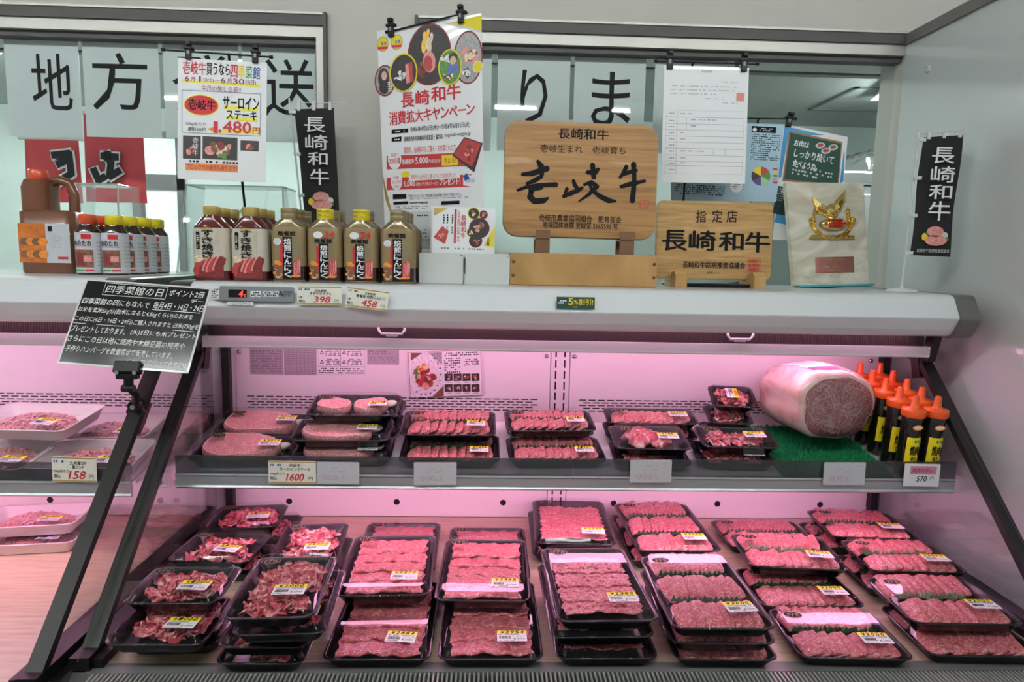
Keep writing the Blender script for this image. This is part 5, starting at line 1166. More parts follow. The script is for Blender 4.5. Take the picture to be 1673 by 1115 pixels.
for sx in (-1, 1):
    for z in (.3, .72): m = M(); m.lathe([(.0042, 0), (.0036, .0016), (0, .002)], mat('screw_bronze', (.16, .10, .05), .4, .6), 12, T=Matrix.Translation((sx*(wb/2-.008), 0, hb*z)) @ Matrix.Rotation(R(90), 4, 'X')); m.build('screw', t)
for px in (887, 1026):
    xx = at(px, 400, Y=-.19).x-(bx0+bx1)/2; zz = 1.5515-1.4335
    m = M(); pts = [(.034, .012), (.034, zz-.012), (.038, zz-.004), (.050, zz-.002), (.092, zz-.002), (.100, zz+.002), (.102, zz+.02)]
    front = [(.052, zz-.0035), (.040, zz-.006), (.036, zz-.014), (.036, .012)]
    prof = [(.046, .010), (.046, zz-.006), (.054, zz-.0025), (.106, zz-.0025), (.106, .010), (.1025, .010), (.1025, zz-.006), (.056, zz-.006), (.050, zz-.009), (.050, .010)]
    m.plate([(y, z) for y, z in prof], .036, BENT, T=Matrix(((0, 0, 1, xx+.018), (1, 0, 0, 0), (0, 1, 0, 0), (0, 0, 0, 1)))); 
    m.box((xx-.018, .043, zz-.004), (xx+.018, .0455, zz+.018), BENT, .001); m.build('strap', t)
c = Card((.381, -.12, 1.554), (86.5, 0, -.1), .304, .201)
s2 = thing('wooden_sign', 'smaller wooden sign with black brush characters on two wooden feet', 'sign', mw=c.mw)
m = M(); P = rrect(c.w, c.h, .014, 5); m.loft([[(x, y, -.018) for x, y in P], [(x, y, -.002) for x, y in P], [(x*.996, y*.995, 0) for x, y in P]], CEDAR2, True, True, False); m.build('board', s2)
m = M()
for ch, a, b in (('指', 1137, 1153), ('定', 1163, 1180), ('店', 1187, 1204)): c.text(m, ch, a, 344, b, 364, INK, .0008, bold=.0006)
for ch, a, b, y0, y1 in (('長', 1081, 1121, 377, 410), ('崎', 1125, 1168, 378, 410), ('和', 1174, 1213, 380, 410), ('牛', 1217, 1256, 380, 413)): c.text(m, ch, a, y0, b, y1, INK, .0008, bold=.0036)
c.text(m, '長崎和牛銘柄推進協議会', 1115, 428, 1217, 439, INK, .0008, bold=.0007); c.text(m, '長崎ひのき', 1155, 444, 1175, 448, INK, .0008)
c.frame(m, 1220.5, 423, 1242, 444, INKR, .0008, .0008)
for i, s_ in enumerate(('長崎和牛', '銘柄推進', '協議会')): c.text(m, s_, 1222.5, 424.5+i*6.6, 1240, 430+i*6.6, INKR, .0009, bold=.0004)
m.build('lettering', s2)
t = thing('sign_feet', 'pair of chamfered wooden feet joined by a black plate under the smaller wooden sign', 'stand', (.381, -.12, 1.4335))
for sx, px in ((-1, 1108), (1, 1235)):
    xx = at(px, 460, Y=-.15).x-.381; m = M()
    m.plate([(-.058, 0), (.05, 0), (.05, .016), (.004, .0175), (-.013, .0175), (-.014, .036), (-.045, .040), (-.058, .028)], .030, CEDAR2, T=Matrix(((0, 0, 1, xx+.015), (1, 0, 0, 0), (0, 1, 0, 0), (0, 0, 0, 1)))); m.build('foot', t)
m = M(); m.box((-.10, -.03, 0.0005), (.105, .04, .0085), BLACK, .002); m.build('joining_plate', t)
# marble plaque with a gilded emblem
MARB = ramp_mat('marble_cream', [(.34, (.50, .44, .33)), (.50, (.62, .58, .47)), (.62, (.72, .69, .59))], 7, 6, (1, 1.6, 1), 2.0, .22, .02, kind='fixed', coat=.3)
GILD = mat('gilded_metal', (.78, .58, .22), .22, 1.0)
c = Card((.733, -.02, 1.579), (80.8, -2.4, 1.6), .222, .292)
c.mw = Matrix.Translation((.733, -.02, 1.5945)) @ Euler((R(80.8), R(-2.4), R(1.6))).to_matrix().to_4x4(); c.inv = c.mw.inverted()
pl = thing('marble_plaque', 'cream marble award plaque with a gold winged emblem and copper nameplate', 'plaque', mw=c.mw)
m = M(); q = [c.uv(*p) for p in ((1284, 298), (1411, 299.5), (1420, 467), (1298, 467))]
m.plate(q[::-1], .020, MARB); m.build('slab', pl)
m = M(); e0, e1 = c.uv(1303, 467), c.uv(1424, 468.5); m.box((e0[0], e0[1]-.006, -.022), (e1[0], e0[1]-.001, .014), mat('plaque_base_teal', (.06, .36, .42), .4)); m.build('base_strip', pl)
m = M(); u0, v0, u1, v1 = c.box(1332, 420, 1395, 446); m.box((u0, v0, 0), (u1, v1, .0015), mat('copper_plate', (.62, .26, .23), .32, .9), .0004)
k = M(); c.dash(k, 1341, 422, 1380, 427, 1, GOLD, .0022); c.dash(k, 1339, 434, 1378, 438, 1, GOLD, .0022); c.dash(k, 1350, 440, 1374, 444, 1, GOLD, .0022); np_ = m.build('nameplate', pl); k.build('engraving', pl)
m = M()
def wing(pts, z0=.004, hgt=.010):
    """a relief blade: outline raised to a ridge along its middle"""
    P = [c.uv(*p) for p in pts]; n = len(P); cx, cy = sum(p[0] for p in P)/n, sum(p[1] for p in P)/n
    rg = [[(x, y, .0) for x, y in P], [(cx+(x-cx)*.95, cy+(y-cy)*.95, z0) for x, y in P], [(cx+(x-cx)*.3, cy+(y-cy)*.3, hgt) for x, y in P]]
    if sum(P[i][0]*P[(i+1) % n][1]-P[(i+1) % n][0]*P[i][1] for i in range(n)) < 0: rg = [r[::-1] for r in rg]
    m.loft(rg, GILD, False, True, False)
wing([(1326, 321), (1336, 331), (1352, 338), (1362, 346), (1356, 352), (1340, 348), (1329, 338)]); wing([(1381, 311), (1381, 330), (1373, 346), (1362, 350), (1359, 338), (1366, 326)])
for i in range(6): wing([(1328+i*5, 334+i*3), (1334+i*5, 338+i*3), (1340+i*4, 352+i), (1335+i*4, 350+i)], .006, .012); wing([(1379-i*2, 318+i*4), (1381-i*2, 324+i*4), (1366, 350), (1363, 346)], .006, .012)
wing([(1354, 334), (1362, 333), (1364, 345), (1361, 353), (1352, 350), (1349, 344), (1350, 338)], .008, .017)
wing([(1349, 346), (1364, 344), (1368, 353), (1358, 360), (1346, 354)], .007, .014)
rg = random.Random(9)
for i in range(26):
    a = math.pi*(.02+.96*i/25); px, py = 1359-34*math.cos(a), 357+32*math.sin(a)
    wing([(px+5.0*math.cos(b)*rg.uniform(.7, 1.1), py+4.2*math.sin(b)*rg.uniform(.7, 1.1)) for b in [6.283*k/7 for k in range(7)]], .005, .011+.003*rg.random())
for i in range(9): px = 1326+i*8; wing([(px-5, 391), (px-3, 385), (px+4, 384), (px+5, 392)], .006, .012)
for sx, px in ((-1, 1331), (1, 1384)):
    for i in range(5): wing([(px+sx*i*.6-4, 345+i*5), (px+sx*i*.6, 340+i*5), (px+sx*i*.6+4, 346+i*5), (px, 351+i*5)], .005, .011)
m.build('emblem', pl)
m = M(); u, v = c.uv(1360, 367); rx = .040; ry = .017
m.loft([[(u+rx*k_*math.cos(6.283*i/24), v+ry*k_*math.sin(6.283*i/24), z) for i in range(24)] for k_, z in ((1, .002), (.96, .010), (.8, .0145), (.4, .017))], GILD); m.build('shield', pl)
k = M(); ENM = mat('enamel_red', (.40, .01, .008), .2, coat=.6)
for i in range(6):
    for j in range(3): 
        if abs(i-2.5)+abs(j-1)*.8 < 3.2: k.box((u-.030+i*.0104, v-.0115+j*.008, .0135-.0006*abs(i-2.5)), (u-.0215+i*.0104, v-.0052+j*.008, .0185-.0008*abs(i-2.5)), ENM)
k.build('enamel_tiles', pl)
# leaflet stand: two white pockets side by side, leaflets in the left one
POCK = mat('pocket_white', (.60, .62, .60), .4)
for (x0, x1, y0, y1, lb) in ((685, 757, 412.5, 465.5, 'white leaflet pocket holding the fanned leaflets'), (761, 833, 414, 466.5, 'empty white leaflet pocket beside the wooden box')):
    a, b, d = at(x0, y0, Y=-.225), at(x1, y0, Y=-.225), at(x0, y1, Y=-.225); w_ = b.x-a.x; h_ = a.z-1.434
    t = thing('leaflet_pocket', lb, 'leaflet holder', ((a.x+b.x)/2, -.225, 1.4335), group=None)
    m = M(); T_ = Matrix.Translation((0, 0, h_/2)) @ Matrix.Rotation(R(90), 4, 'X'); m.plate(rrect(w_, h_, .004, 4), .0025, POCK, T=T_); m.lathe([(.0022, 0), (.0018, .0008)], INKG, 10, T=Matrix.Translation((w_/2-.005, -.0002, h_-.005)) @ Matrix.Rotation(R(90), 4, 'X')); m.build('front_plate', t)
    m = M(); m.box((-w_/2, .003, 0), (w_/2, .055, .003), POCK); m.box((-w_/2, .0555, 0), (w_/2, .058, h_+.01), POCK); m.build('tray', t)
for i in range(4):
    y_ = -.180-.010*i; f = .5*(3-i)
    c = card3((707-f*2.2, 338-f*1.2), (810-f, 342-f*1.2), (706-f*2.2, 420), y_, 86)
    lf = thing('leaflet', ('front' if i == 3 else ('second', 'third', 'rear')[2-i])+' leaflet of the fanned campaign leaflets in the white pocket', 'leaflet', mw=c.mw, group='fanned campaign leaflets')
    m = M(); m.plate(rrect(c.w, c.h, .0005, 2), .0004, PAPER); m.build('sheet', lf)
    m = M(); c.quad(m, [(709, 340), (732, 340), (722, 346), (709, 353)], GOLD, .0003)
    if i < 3: c.quad(m, [(706, 378), (712, 372), (716, 392), (706, 394)], PH['red'], .0003)
    else:
        for a, b_, s_ in ((724, 728, 7), (730, 734, 7), (738, 741, 7)): c.dash(m, a, 346, b_, 382, 9, INK, .0004, h=.8, cell=.004)
        c.rect(m, 742, 342, 745.5, 398, mat('band_red', (0, 0, 0)), .0004); c.text(m, '消費拡大', 747, 344, 751.5, 396, INKR, .0005, vert=True); c.text(m, '長崎和牛', 753, 351, 761, 390, INKR, .0005, vert=True, bold=.0006)
        c.quad(m, [(722, 370), (733, 378), (727, 399), (708, 388)], PH['red'], .0005); food(m, c, 721, 385, 7, [PH['pink'], PH['red']], 3, 10, .0006)
        for px, py, r, mt in ((783, 373, 17, MAR), (774, 349, 10, YL2), (790, 351, 7, MAR), (770, 380, 8, YL2), (777, 394, 11, MAR)):
            c.oval(m, px, py, r, r, mt, .0004+r*1e-5); c.oval(m, px, py, r-1.3, r-1.3, PH['dark'], .0005+r*1e-5); food(m, c, px, py, r*.7, [PH['pink'], PH['cream'], PH['brown'], PH['red']], int(px), 9, .0007+r*1e-5)
        c.quad(m, [(804, 378), (809, 370), (807, 404), (790, 402)], YL2, .00035); c.text(m, '応募', 795, 388, 800, 402, INK, .0009, vert=True); c.dash(m, 716, 404, 790, 409, 1, INKG, .0004)
    m.build('lettering', lf)

# ================================================================ bottles on the canopies
SAUCE = mat('sauce_dark', (.030, .010, .006), .12, coat=.6)
REDS = mat('sauce_maroon', (.10, .012, .012), .15, coat=.5)
CAPR = mat('cap_red', (.60, .07, .02), .3, coat=.3); CAPY = mat('cap_yellow', (.72, .58, .01), .3, coat=.3); CAPG = mat('cap_gold', (.46, .33, .10), .3, .35); CAPB = mat('cap_bronze', (.30, .23, .12), .3, .45)
LABW = mat('label_silver_white', (.55, .56, .60), .35, coat=.2); LABC = mat('label_beige', (.56, .50, .40), .4); LABG = mat('label_gold', (.30, .22, .11), .3, .35)
def ring2(w_, d_, r, z): return ring(w_, d_, r, z, 5)
def front(z0=0.0): return Matrix(((1, 0, 0, 0), (0, 0, -1, z0), (0, 1, 0, 0), (0, 0, 0, 1)))       # (u, v, n) -> (x, -n, z)
def sauce_small(cap):
    """slim round bottle with a white sleeve"""
    parts = []
    m = M(); m.lathe([(.0265, 0), (.0285, .003), (.0285, .094), (.028, .101), (.020, .113), (.0180, .120), (.0180, .124)], SAUCE, 28); parts.append(('body', m))
    m = M(); m.lathe([(.0185, .118), (.0198, .119), (.0198, .138), (.0190, .1405), (.015, .141)], cap, 28); parts.append(('cap', m))
    m = M(); m.lathe([(.0289, .004), (.0290, .006), (.0290, .096), (.0287, .098)], LABW, 28, cap=False); parts.append(('label', m))
    k = M(); Rr = .0293
    def arc(a0, a1, z0, z1, mt, dz=0, n=7):
        P = [((Rr+dz)*math.sin(R(a0+(a1-a0)*i/n)), -(Rr+dz)*math.cos(R(a0+(a1-a0)*i/n))) for i in range(n+1)]
        k.add([(x, y, z) for z in (z0, z1) for x, y in P], [(i, i+1, n+1+i+1, n+1+i) for i in range(n)], mt)
    arc(-8, 34, .083, .094, INKR); arc(-52, -8, .084, .093, PAPERG, .0001); arc(-52, 40, .017, .058, PH['brown']); arc(-40, 10, .022, .050, PH['dkred'], .0002); arc(0, 34, .030, .045, PH['pink'], .0003); arc(-52, -2, .008, .012, INKGN); arc(2, 40, .008, .012, INKR); arc(-52, 40, .0645, .0655, INKR); arc(50, 110, .012, .090, PAPERG, -.0001)
    for i, ch in enumerate('肉のたれ'):
        a = -46+i*21; T_ = Matrix.Rotation(R(a+8), 4, 'Z') @ front(0); k.text(ch, -.0042, .067, .0042, .079, INK, Rr+.0004, bold=.0006, T=T_)
    for i in range(7): arc(54, 104, .02+i*.009, .0225+i*.009, INKL, .0002)
    parts.append(('lettering', k)); return parts
def sukiyaki():
    m = M(); m.loft([ring2(.080, .042, .014, 0), ring2(.084, .046, .016, .004), ring2(.084, .046, .016, .105), ring2(.080, .043, .017, .124), ring2(.052, .040, .016, .142), ring2(.036, .034, .0165, .150), ring2(.036, .034, .0165, .155)], REDS); parts = [('body', m)]
    m = M(); m.lathe([(.0185, .150), (.0195, .152), (.0195, .168), (.0188, .171), (.014, .1715)], CAPG, 26); parts.append(('cap', m))
    m = M(); m.loft([ring2(.0846, .0466, .016, .004), ring2(.0848, .0468, .016, .060), ring2(.0846, .0466, .016, .1075), ring2(.0812, .0442, .017, .121)], LABC, False, False); m.loft([ring2(.0850, .0470, .016, .004), ring2(.0850, .0470, .016, .022)], REDS, False, False); parts.append(('label', m))
    k = M(); T_ = front(-.0237) @ Matrix.Diagonal((1.36, 1, 1, 1))
    k.text('すき焼き', -.012, .052, .006, .117, INK, .0007, vert=True, bold=.0012, T=T_); k.rect(-.0215, .072, -.0155, .112, INK, .0005, T=T_); k.dashes(-.0205, .074, -.0165, .110, 8, PAPER, .0007, T=T_); k.rect(.010, .080, .0125, .113, LABC, .0005, T=T_); k.dashes(.010, .066, .020, .114, 10, INKL, .0006, T=T_, fill=.6)
    k.oval(-.004, .119, .0095, .003, GOLD, .0004, T=T_)
    rg = random.Random(2)
    k.rect(-.024, .006, .024, .040, PH['dkred'], .0006, T=T_)
    for i in range(15): x = -.021+i*.0030; k.oval(x, .030+.001*i*.6+rg.uniform(-.004, .004), .0040, .018, rg.choice((PH['red'], PH['dkred'], PH['red'], PH['pink'])), .0008+i*2e-5, T=T_, rot=-.35)
    for i in range(9): k.oval(-.019+rg.uniform(-.003, .005), .050+rg.uniform(-.007, .006), .0045, .0035, rg.choice((PH['green'], PH['cream'])), .0010+i*2e-5, T=T_)
    parts.append(('lettering', k)); return parts
def garlic(promo):
    m = M(); m.loft([ring2(.077, .042, .014, 0), ring2(.0805, .046, .016, .004), ring2(.0805, .046, .016, .112), ring2(.077, .043, .018, .128), ring2(.052, .040, .017, .141), ring2(.037, .036, .0175, .147), ring2(.037, .036, .0175, .151)], mat('bottle_gold_film', (.20, .15, .08), .22, .3, coat=.5)); parts = [('body', m)]
    cap = CAPY if promo else CAPB
    m = M(); m.lathe([(.0192, .146), (.0200, .148), (.0200, .157), (.0194, .1585), (.0200, .160), (.0200, .168), (.0190, .171), (.014, .1715)], cap, 26); parts.append(('cap', m))
    m = M(); m.loft([ring2(.0811, .0466, .016, .004), ring2(.0813, .0472, .016, .1122), ring2(.0782, .0444, .018, .1278)], LABG, False, False); m.loft([ring2(.0815, .0470, .016, .004), ring2(.0815, .0470, .016, .036)], SAUCE, False, False); parts.append(('label', m))
    k = M(); T_ = front(-.0237) @ Matrix.Diagonal((1.36, 1, 1, 1)); y1 = .090 if promo else .104
    k.rect(-.0075, .006, .0085, y1, INK, .0005, T=T_); k.text('焙煎にんにく', -.0055, .009, .0065, y1-.003, INKW, .0007, vert=True, bold=.0008, T=T_)
    k.text('晩餐館', -.015, (.091 if promo else .106), .014, (.101 if promo else .117), INK, .0006, bold=.0009, T=T_)
    k.rect(-.0215, .006, -.0078, .045, PH['brown'], .0003, T=T_); k.rect(-.012, .03, -.0078, y1-.006, INKR, .0004, T=T_)
    rg = random.Random(4)
    for i in range(14): k.oval(-.017+rg.uniform(-.004, .006), .026+rg.uniform(-.018, .022), .0042, .0036, rg.choice((PH['cream'], PH['white'], PH['orange'], PH['brown'])), .0006+i*2e-5, T=T_)
    k.add([(.0088, .010, .0004), (.0225, .012, .0004), (.0225, .058, .0004), (.0088, .046, .0004)], [(0, 1, 2, 3)], PH['red'], T=T_)
    for i in range(8): k.oval(.011+i*.0014, .030+i*.001, .0015, .017, PH['pink' if i % 2 else 'red'], .0006+i*2e-5, T=T_)
    k.oval(.014, .013, .0085, .0026, INKO, .0009, T=T_); k.dashes(.0105, .050, .0185, y1-.004, 9, INKG, .0006, T=T_, fill=.6)
    if promo:
        for dx, dy, rx, ry, mt in ((-.009, .110, .008, .008, PAPER),): k.oval(dx, dy, rx, ry, mt, .0006, T=T_)
        k.text('34', .001, .1035, .018, .118, INKR, .0010, bold=.0018, shear=.1, T=T_); k.dashes(.000, .1015, .018, .1035, 1, INK, .0010, T=T_)
        for i, z in ((0, .162), (1, .152)): k.text('焼肉のたれ' if i == 0 else '焙煎にんにく', -.011, z, .011, z+.006, INK, -.0034, T=T_)
    else: k.oval(-.0165, .093, .0065, .008, PAPER, .0006, T=T_); k.oval(-.0165, .093, .0055, .007, PAPERG, .0007, T=T_)
    parts.append(('lettering', k)); return parts
_proto = {}
def bottle(kind, build, x, y, z, rz, label, group, name='sauce_bottle', tilt=0):
    root = thing(name, label, 'bottle', (x, y, z), (R(tilt), 0, R(rz)), group)
    if kind not in _proto: _proto[kind] = [(n, m.mesh(n)) for n, m in build()]
    lab = None
    for n, me in _proto[kind]:
        o = inst(me, n, lab if (n == 'lettering' and lab) else root)
        if n == 'label': lab = o
    return root
ZC = 1.4335
GS1, GS2, GS3 = 'sukiyaki sauce bottles with gold caps', 'garlic barbecue sauce bottles', 'white labelled barbecue sauce bottles'
ordn = ('front', 'second', 'rear')
for c_, px in enumerate((343, 406)):
    for r in range(3):
        p = at(px+r*1.0, 457, Z=ZC); y = -.248+r*.0525
        x = at(px, 440, Y=-.272).x+r*.002; bottle('suki', sukiyaki, x, y, ZC, -1, f'{ordn[r]} sukiyaki sauce bottle of the {"left" if c_ == 0 else "right"} gold capped column', GS1)
nb = {0: 3, 1: 3, 2: 2, 3: 3}
where = ('first column, next to the sukiyaki bottles', 'second column, with a yellow cap in front', 'third column, with a yellow cap in front', 'fourth column, next to the white leaflet pocket')
for c_, px in enumerate((470, 529, 588, 649)):
    for r in range(nb[c_]):
        promo = r == 0 and c_ in (1, 2); x = at(px, 440, Y=-.272).x+r*.002; y = -.248+r*.0525
        bottle('garlic1' if promo else 'garlic0', lambda: garlic(promo), x, y, ZC, -1, f'{ordn[r] if nb[c_] == 3 else ("front", "rear")[r]} garlic sauce bottle of the {where[c_]}', GS2)
ZL = 1.4405
for px, n, cp, lb in ((147, 0, 'r', 'front red capped sauce bottle with white label'), (147, 1, 'r', 'rear red capped sauce bottle half hidden behind the yellow caps'), (190, 0, 'y', 'front yellow capped sauce bottle, nearest to the red caps'), (190, 1, 'y', 'second yellow capped sauce bottle from the red caps'), (190, 2, 'y', 'third yellow capped sauce bottle from the red caps'), (190, 3, 'y', 'rearmost yellow capped sauce bottle beside the acrylic cover')):
    x = at(px, 420, Y=-.225).x+.003*n; bottle('sm'+cp, lambda: sauce_small(CAPR if cp == 'r' else CAPY), x, -.225+.0605*n, ZL, 4, lb, GS3)
# big jug with a handle at the photo's left edge
JUG = mat('jug_brown', (.16, .055, .025), .25, coat=.4)
x = at(92, 420, Y=-.17).x
t = thing('sauce_jug', 'large brown sauce jug with handle and orange label beside the red capped bottles', 'jug', (x, -.17, ZL))
m = M(); m.loft([ring2(.125, .078, .02, 0), ring2(.130, .082, .022, .005), ring2(.130, .082, .022, .145), ring2(.120, .070, .02, .150)], JUG, True, True)
m.loft([ring(.064, .072, .02, z, 5, cx) for z, cx in ((.150, -.028), (.205, -.028), (.222, -.02))], JUG, True, True); m.build('body', t)
m = M(); m.tube([(-.02, 0, .214), (.020, 0, .224), (.044, 0, .216), (.052, 0, .190), (.052, 0, .148)], .012, JUG, 12); m.build('handle', t)
m = M(); m.lathe([(.020, .222), (.021, .224), (.021, .246), (.019, .248)], CAPR, 24, T=Matrix.Translation((-.03, 0, 0))); m.build('cap', t)
m = M(); T_ = front(-.0412); m.rect(-.060, .025, .060, .118, LABW, .0003, T=T_); m.rect(-.060, .025, .004, .118, mat('label_orange', (.55, .15, .02), .4, var=.3, scale=60), .0005, T=T_); l = m.build('label', t)
k = M(); k.rect(.010, .100, .020, .112, INK, .0007, T=T_); k.dashes(.012, .060, .040, .096, 7, INKL, .0007, T=T_); k.rect(.030, .034, .054, .040, INKR, .0007, T=T_)
for i in range(8): k.oval(-.045+(i % 4)*.014, .045+(i//4)*.030, .012, .009, PH['orange' if i % 2 else 'brown'], .0007+i*2e-5, T=T_)
k.build('lettering', l)
# clear acrylic covers behind the bottles
def acrylic(px0, px1, py0, Y, zb, dep, label, fill, slant=.055):
    a, b = at(px0, py0, Y=Y), at(px1, py0, Y=Y); w_ = b.x-a.x; h_ = a.z-zb
    t = thing('acrylic_cover', label, 'acrylic box', ((a.x+b.x)/2, Y, zb)); s = slant
    P = [(-w_/2-s, -.03, 0), (w_/2+s*.5, -.03, 0), (w_/2+s*.5, dep, 0), (-w_/2-s, dep, 0)]; Q = [(-w_/2, 0, h_), (w_/2, 0, h_), (w_/2, dep, h_), (-w_/2, dep, h_)]
    for n, f in (('front_pane', (P[0], P[1], Q[1], Q[0])), ('side_pane', (P[1], P[2], Q[2], Q[1])), ('side_pane', (P[3], P[0], Q[0], Q[3])), ('top_pane', Q)):
        m = M(); m.add(f, [(0, 1, 2, 3)], ACRYL); m.build(n, t)
    EDGE = clear('acrylic_edge', (.65, .80, .78), gain=2.5, haze=.3)
    m = M()
    for p, q in ((Q[0], Q[1]), (P[0], Q[0]), (P[1], Q[1]), (Q[1], Q[2]), (Q[0], Q[3])): m.tube([p, q], .0022, EDGE, 6)
    m.build('rim_edges', t)
    if fill:
        f = crumple(22, 16, w_*.40, dep*.32, h_*fill, FILM, int(px0)); o = f.build('plastic_wrap', None, ((a.x+b.x)/2, Y+dep*.5-.005, zb+.001)); tag(o, f'crumpled clear wrap inside the {"left" if px0 < 200 else "right"} acrylic cover', 'plastic wrap')
acrylic(118, 192, 300, -.005, ZL+.0008, .11, 'clear acrylic cover behind the red and yellow capped bottles', .6, .02)
acrylic(304, 462, 302, -.02, ZL+.0008, .12, 'larger clear acrylic cover behind the gold capped bottles', .75, .02)

# ================================================================ meat block, turf, nozzle bottles on the shelf
TURF = mat('turf_green', (.016, .18, .07), .6, var=.3, scale=200); TURF2 = mat('turf_blade', (.02, .32, .12), .5, var=.3, scale=120)
SL_ = Matrix.Rotation(R(ST), 4, 'X')
x0, x1, y0, y1 = .516, .793, -.325, -.030
cx, cy = (x0+x1)/2, (y0+y1)/2; _, _, cz = on_shelf(cx, cy, 0, .0008)
t = thing('turf_mat', 'green artificial turf mat under the large meat block', 'mat', mw=Matrix.Translation((cx, cy, cz)) @ SL_)
m = M(); m.box((x0-cx, (y0-cy), 0), (x1-cx, (y1-cy), .003), TURF); m.build('backing', t)
m = M(); rg = random.Random(5)
for i in range(7500):
    x, y = rg.uniform(x0-cx, x1-cx), rg.uniform(y0-cy, y1-cy); a = rg.uniform(0, 6.28); h = rg.uniform(.009, .015); w_ = .0013; dx, dy = rg.gauss(0, .003), rg.gauss(0, .003)
    m.add([(x-w_*math.cos(a), y-w_*math.sin(a), .003), (x+w_*math.cos(a), y+w_*math.sin(a), .003), (x+dx, y+dy, .003+h)], [(0, 1, 2)], TURF2)
o = m.build('blades', t); o['kind'] = 'stuff'
# the block: axis runs from its far left end to the cut face at the near right
BFAT = ramp_mat('block_fat', [(.30, (.62, .30, .27)), (.44, (.72, .46, .42)), (.60, (.78, .60, .55)), (.75, (.80, .66, .61))], 13, 6, (1, 1, 1), 1.6, .26, .15, kind='fixed', coat=.2)
BCUT = ramp_mat('block_cut', [(.38, (.20, .065, .08)), (.52, (.28, .11, .12)), (.61, (.42, .24, .23)), (.74, (.58, .44, .41))], 55, 8, (1, 1, 1), 5.0, .25, .25, kind='fixed', coat=.4)
BRIM = ramp_mat('block_rim', [(.3, (.55, .36, .30)), (.6, (.70, .56, .50))], 18, 5, (1, 1, 1), 1.5, .25, .1, kind='fixed', coat=.4)
pc = at(1368, 664, Y=-.235); pl0 = at(1290, 655, Y=-.06)
ax = Vector((.13, -.985, -.06)).normalized(); up = Vector((0, .17, .985)); sd = ax.cross(up).normalized(); up = sd.cross(ax).normalized(); sd = up.cross(ax)*1.0
sd = ax.cross(up)*-1
if sd.x < 0: sd = -sd
BM = Matrix(((sd.x, up.x, ax.x, pc.x), (sd.y, up.y, ax.y, pc.y), (sd.z, up.z, ax.z, pc.z), (0, 0, 0, 1)))
rt = thing('meat_block', 'large shrink wrapped wagyu block with a marbled cut face on the green turf', 'meat', mw=BM)
def outline(k, n=64):
    P = []
    for i in range(n):
        a = 2*math.pi*i/n; c_, s_ = math.cos(a), math.sin(a); p = 2.5
        r = (abs(c_)**p+abs(s_)**p)**(-1/p); r *= 1+.025*math.sin(3*a+1)+.02*math.sin(5*a+k)+.012*math.sin(9*a+2*k)
        P.append((r*c_, r*s_))
    return P
HX, HY = .104, .086
rings = []
for k, (z, sc_, dx, dy) in enumerate(((-.195, .50, -.03, -.012), (-.188, .72, -.03, -.010), (-.168, .90, -.028, -.006), (-.130, 1.02, -.018, 0), (-.080, 1.06, -.008, .004), (-.035, 1.06, 0, .003), (-.012, 1.03, 0, 0), (-.003, .99, 0, 0), (0, .955, 0, 0))):
    rings.append([(x*HX*sc_+dx, max(y*HY*sc_+dy, -HY*1.0), z+.003*math.sin(6*x+k)*(k < 6)) for x, y in outline(k*.12)])
m = M(); m.loft(rings, BFAT, True, False); m.build('fat_side', rt)
from mathutils.bvhtree import BVHTree
_bv = BVHTree.FromPolygons([Vector(p) for p in m.v], m.f)
P = outline(.96); m = M()
rr = [[(x*HX*s_, y*HY*s_+(0 if s_ > .9 else -.004*(1-s_)), z) for x, y in P] for s_, z in ((.955, .0), (.94, .0012), (.87, .0022))]
m.loft(rr, BRIM, False, False); m.build('fat_rim', rt)
m = M(); rr = [[(x*HX*s_+.006*(1-s_), y*HY*s_-.006*(1 if s_ < .9 else .5), z) for x, y in P] for s_, z in ((.90, .0018), (.87, .0034), (.5, .0040), (.02, .0042))]
m.loft(rr, BCUT, False, True); cf = m.build('cut_face', rt)
VEIN = mat('fat_vein', (.46, .33, .31), .3, coat=.4)
m = M(); rg = random.Random(12)
def vein(x, y, a, n, w_, depth=0):
    for i in range(n):
        a += rg.gauss(0, .55); L = rg.uniform(.0035, .007); x2, y2 = x+L*math.cos(a), y+L*math.sin(a)
        if (abs(x2)/(HX*.84))**2.5+(abs(y2)/(HY*.84))**2.5 > 1: return
        nx, ny = -math.sin(a)*w_, math.cos(a)*w_
        m.add([(x+nx, y+ny, .0047), (x2+nx*.8, y2+ny*.8, .0047), (x2-nx*.8, y2-ny*.8, .0047), (x-nx, y-ny, .0047)], [(0, 3, 2, 1)], VEIN)
        if depth < 2 and rg.random() < .28: vein(x2, y2, a+rg.choice((-1, 1))*rg.uniform(.6, 1.3), n//2+1, w_*.75, depth+1)
        x, y = x2, y2; w_ *= .97
for i in range(80): vein(rg.uniform(-.082, .082), rg.uniform(-.070, .064), rg.uniform(0, 6.28), rg.randint(3, 9), rg.uniform(.0003, .0007))
vein(-.03, .055, -1.0, 26, .0016); vein(.01, .05, -1.4, 22, .0014); vein(-.06, -.03, .3, 22, .0012)
m.build('marbling', cf)
m = M()   # film flange round the cut face
m.loft([[(x*HX*s_, y*HY*s_, z) for x, y in P] for s_, z in ((1.035, -.012), (.985, .003), (.955, .0035))], FILM, False, False); m.build('wrap_edge', rt)
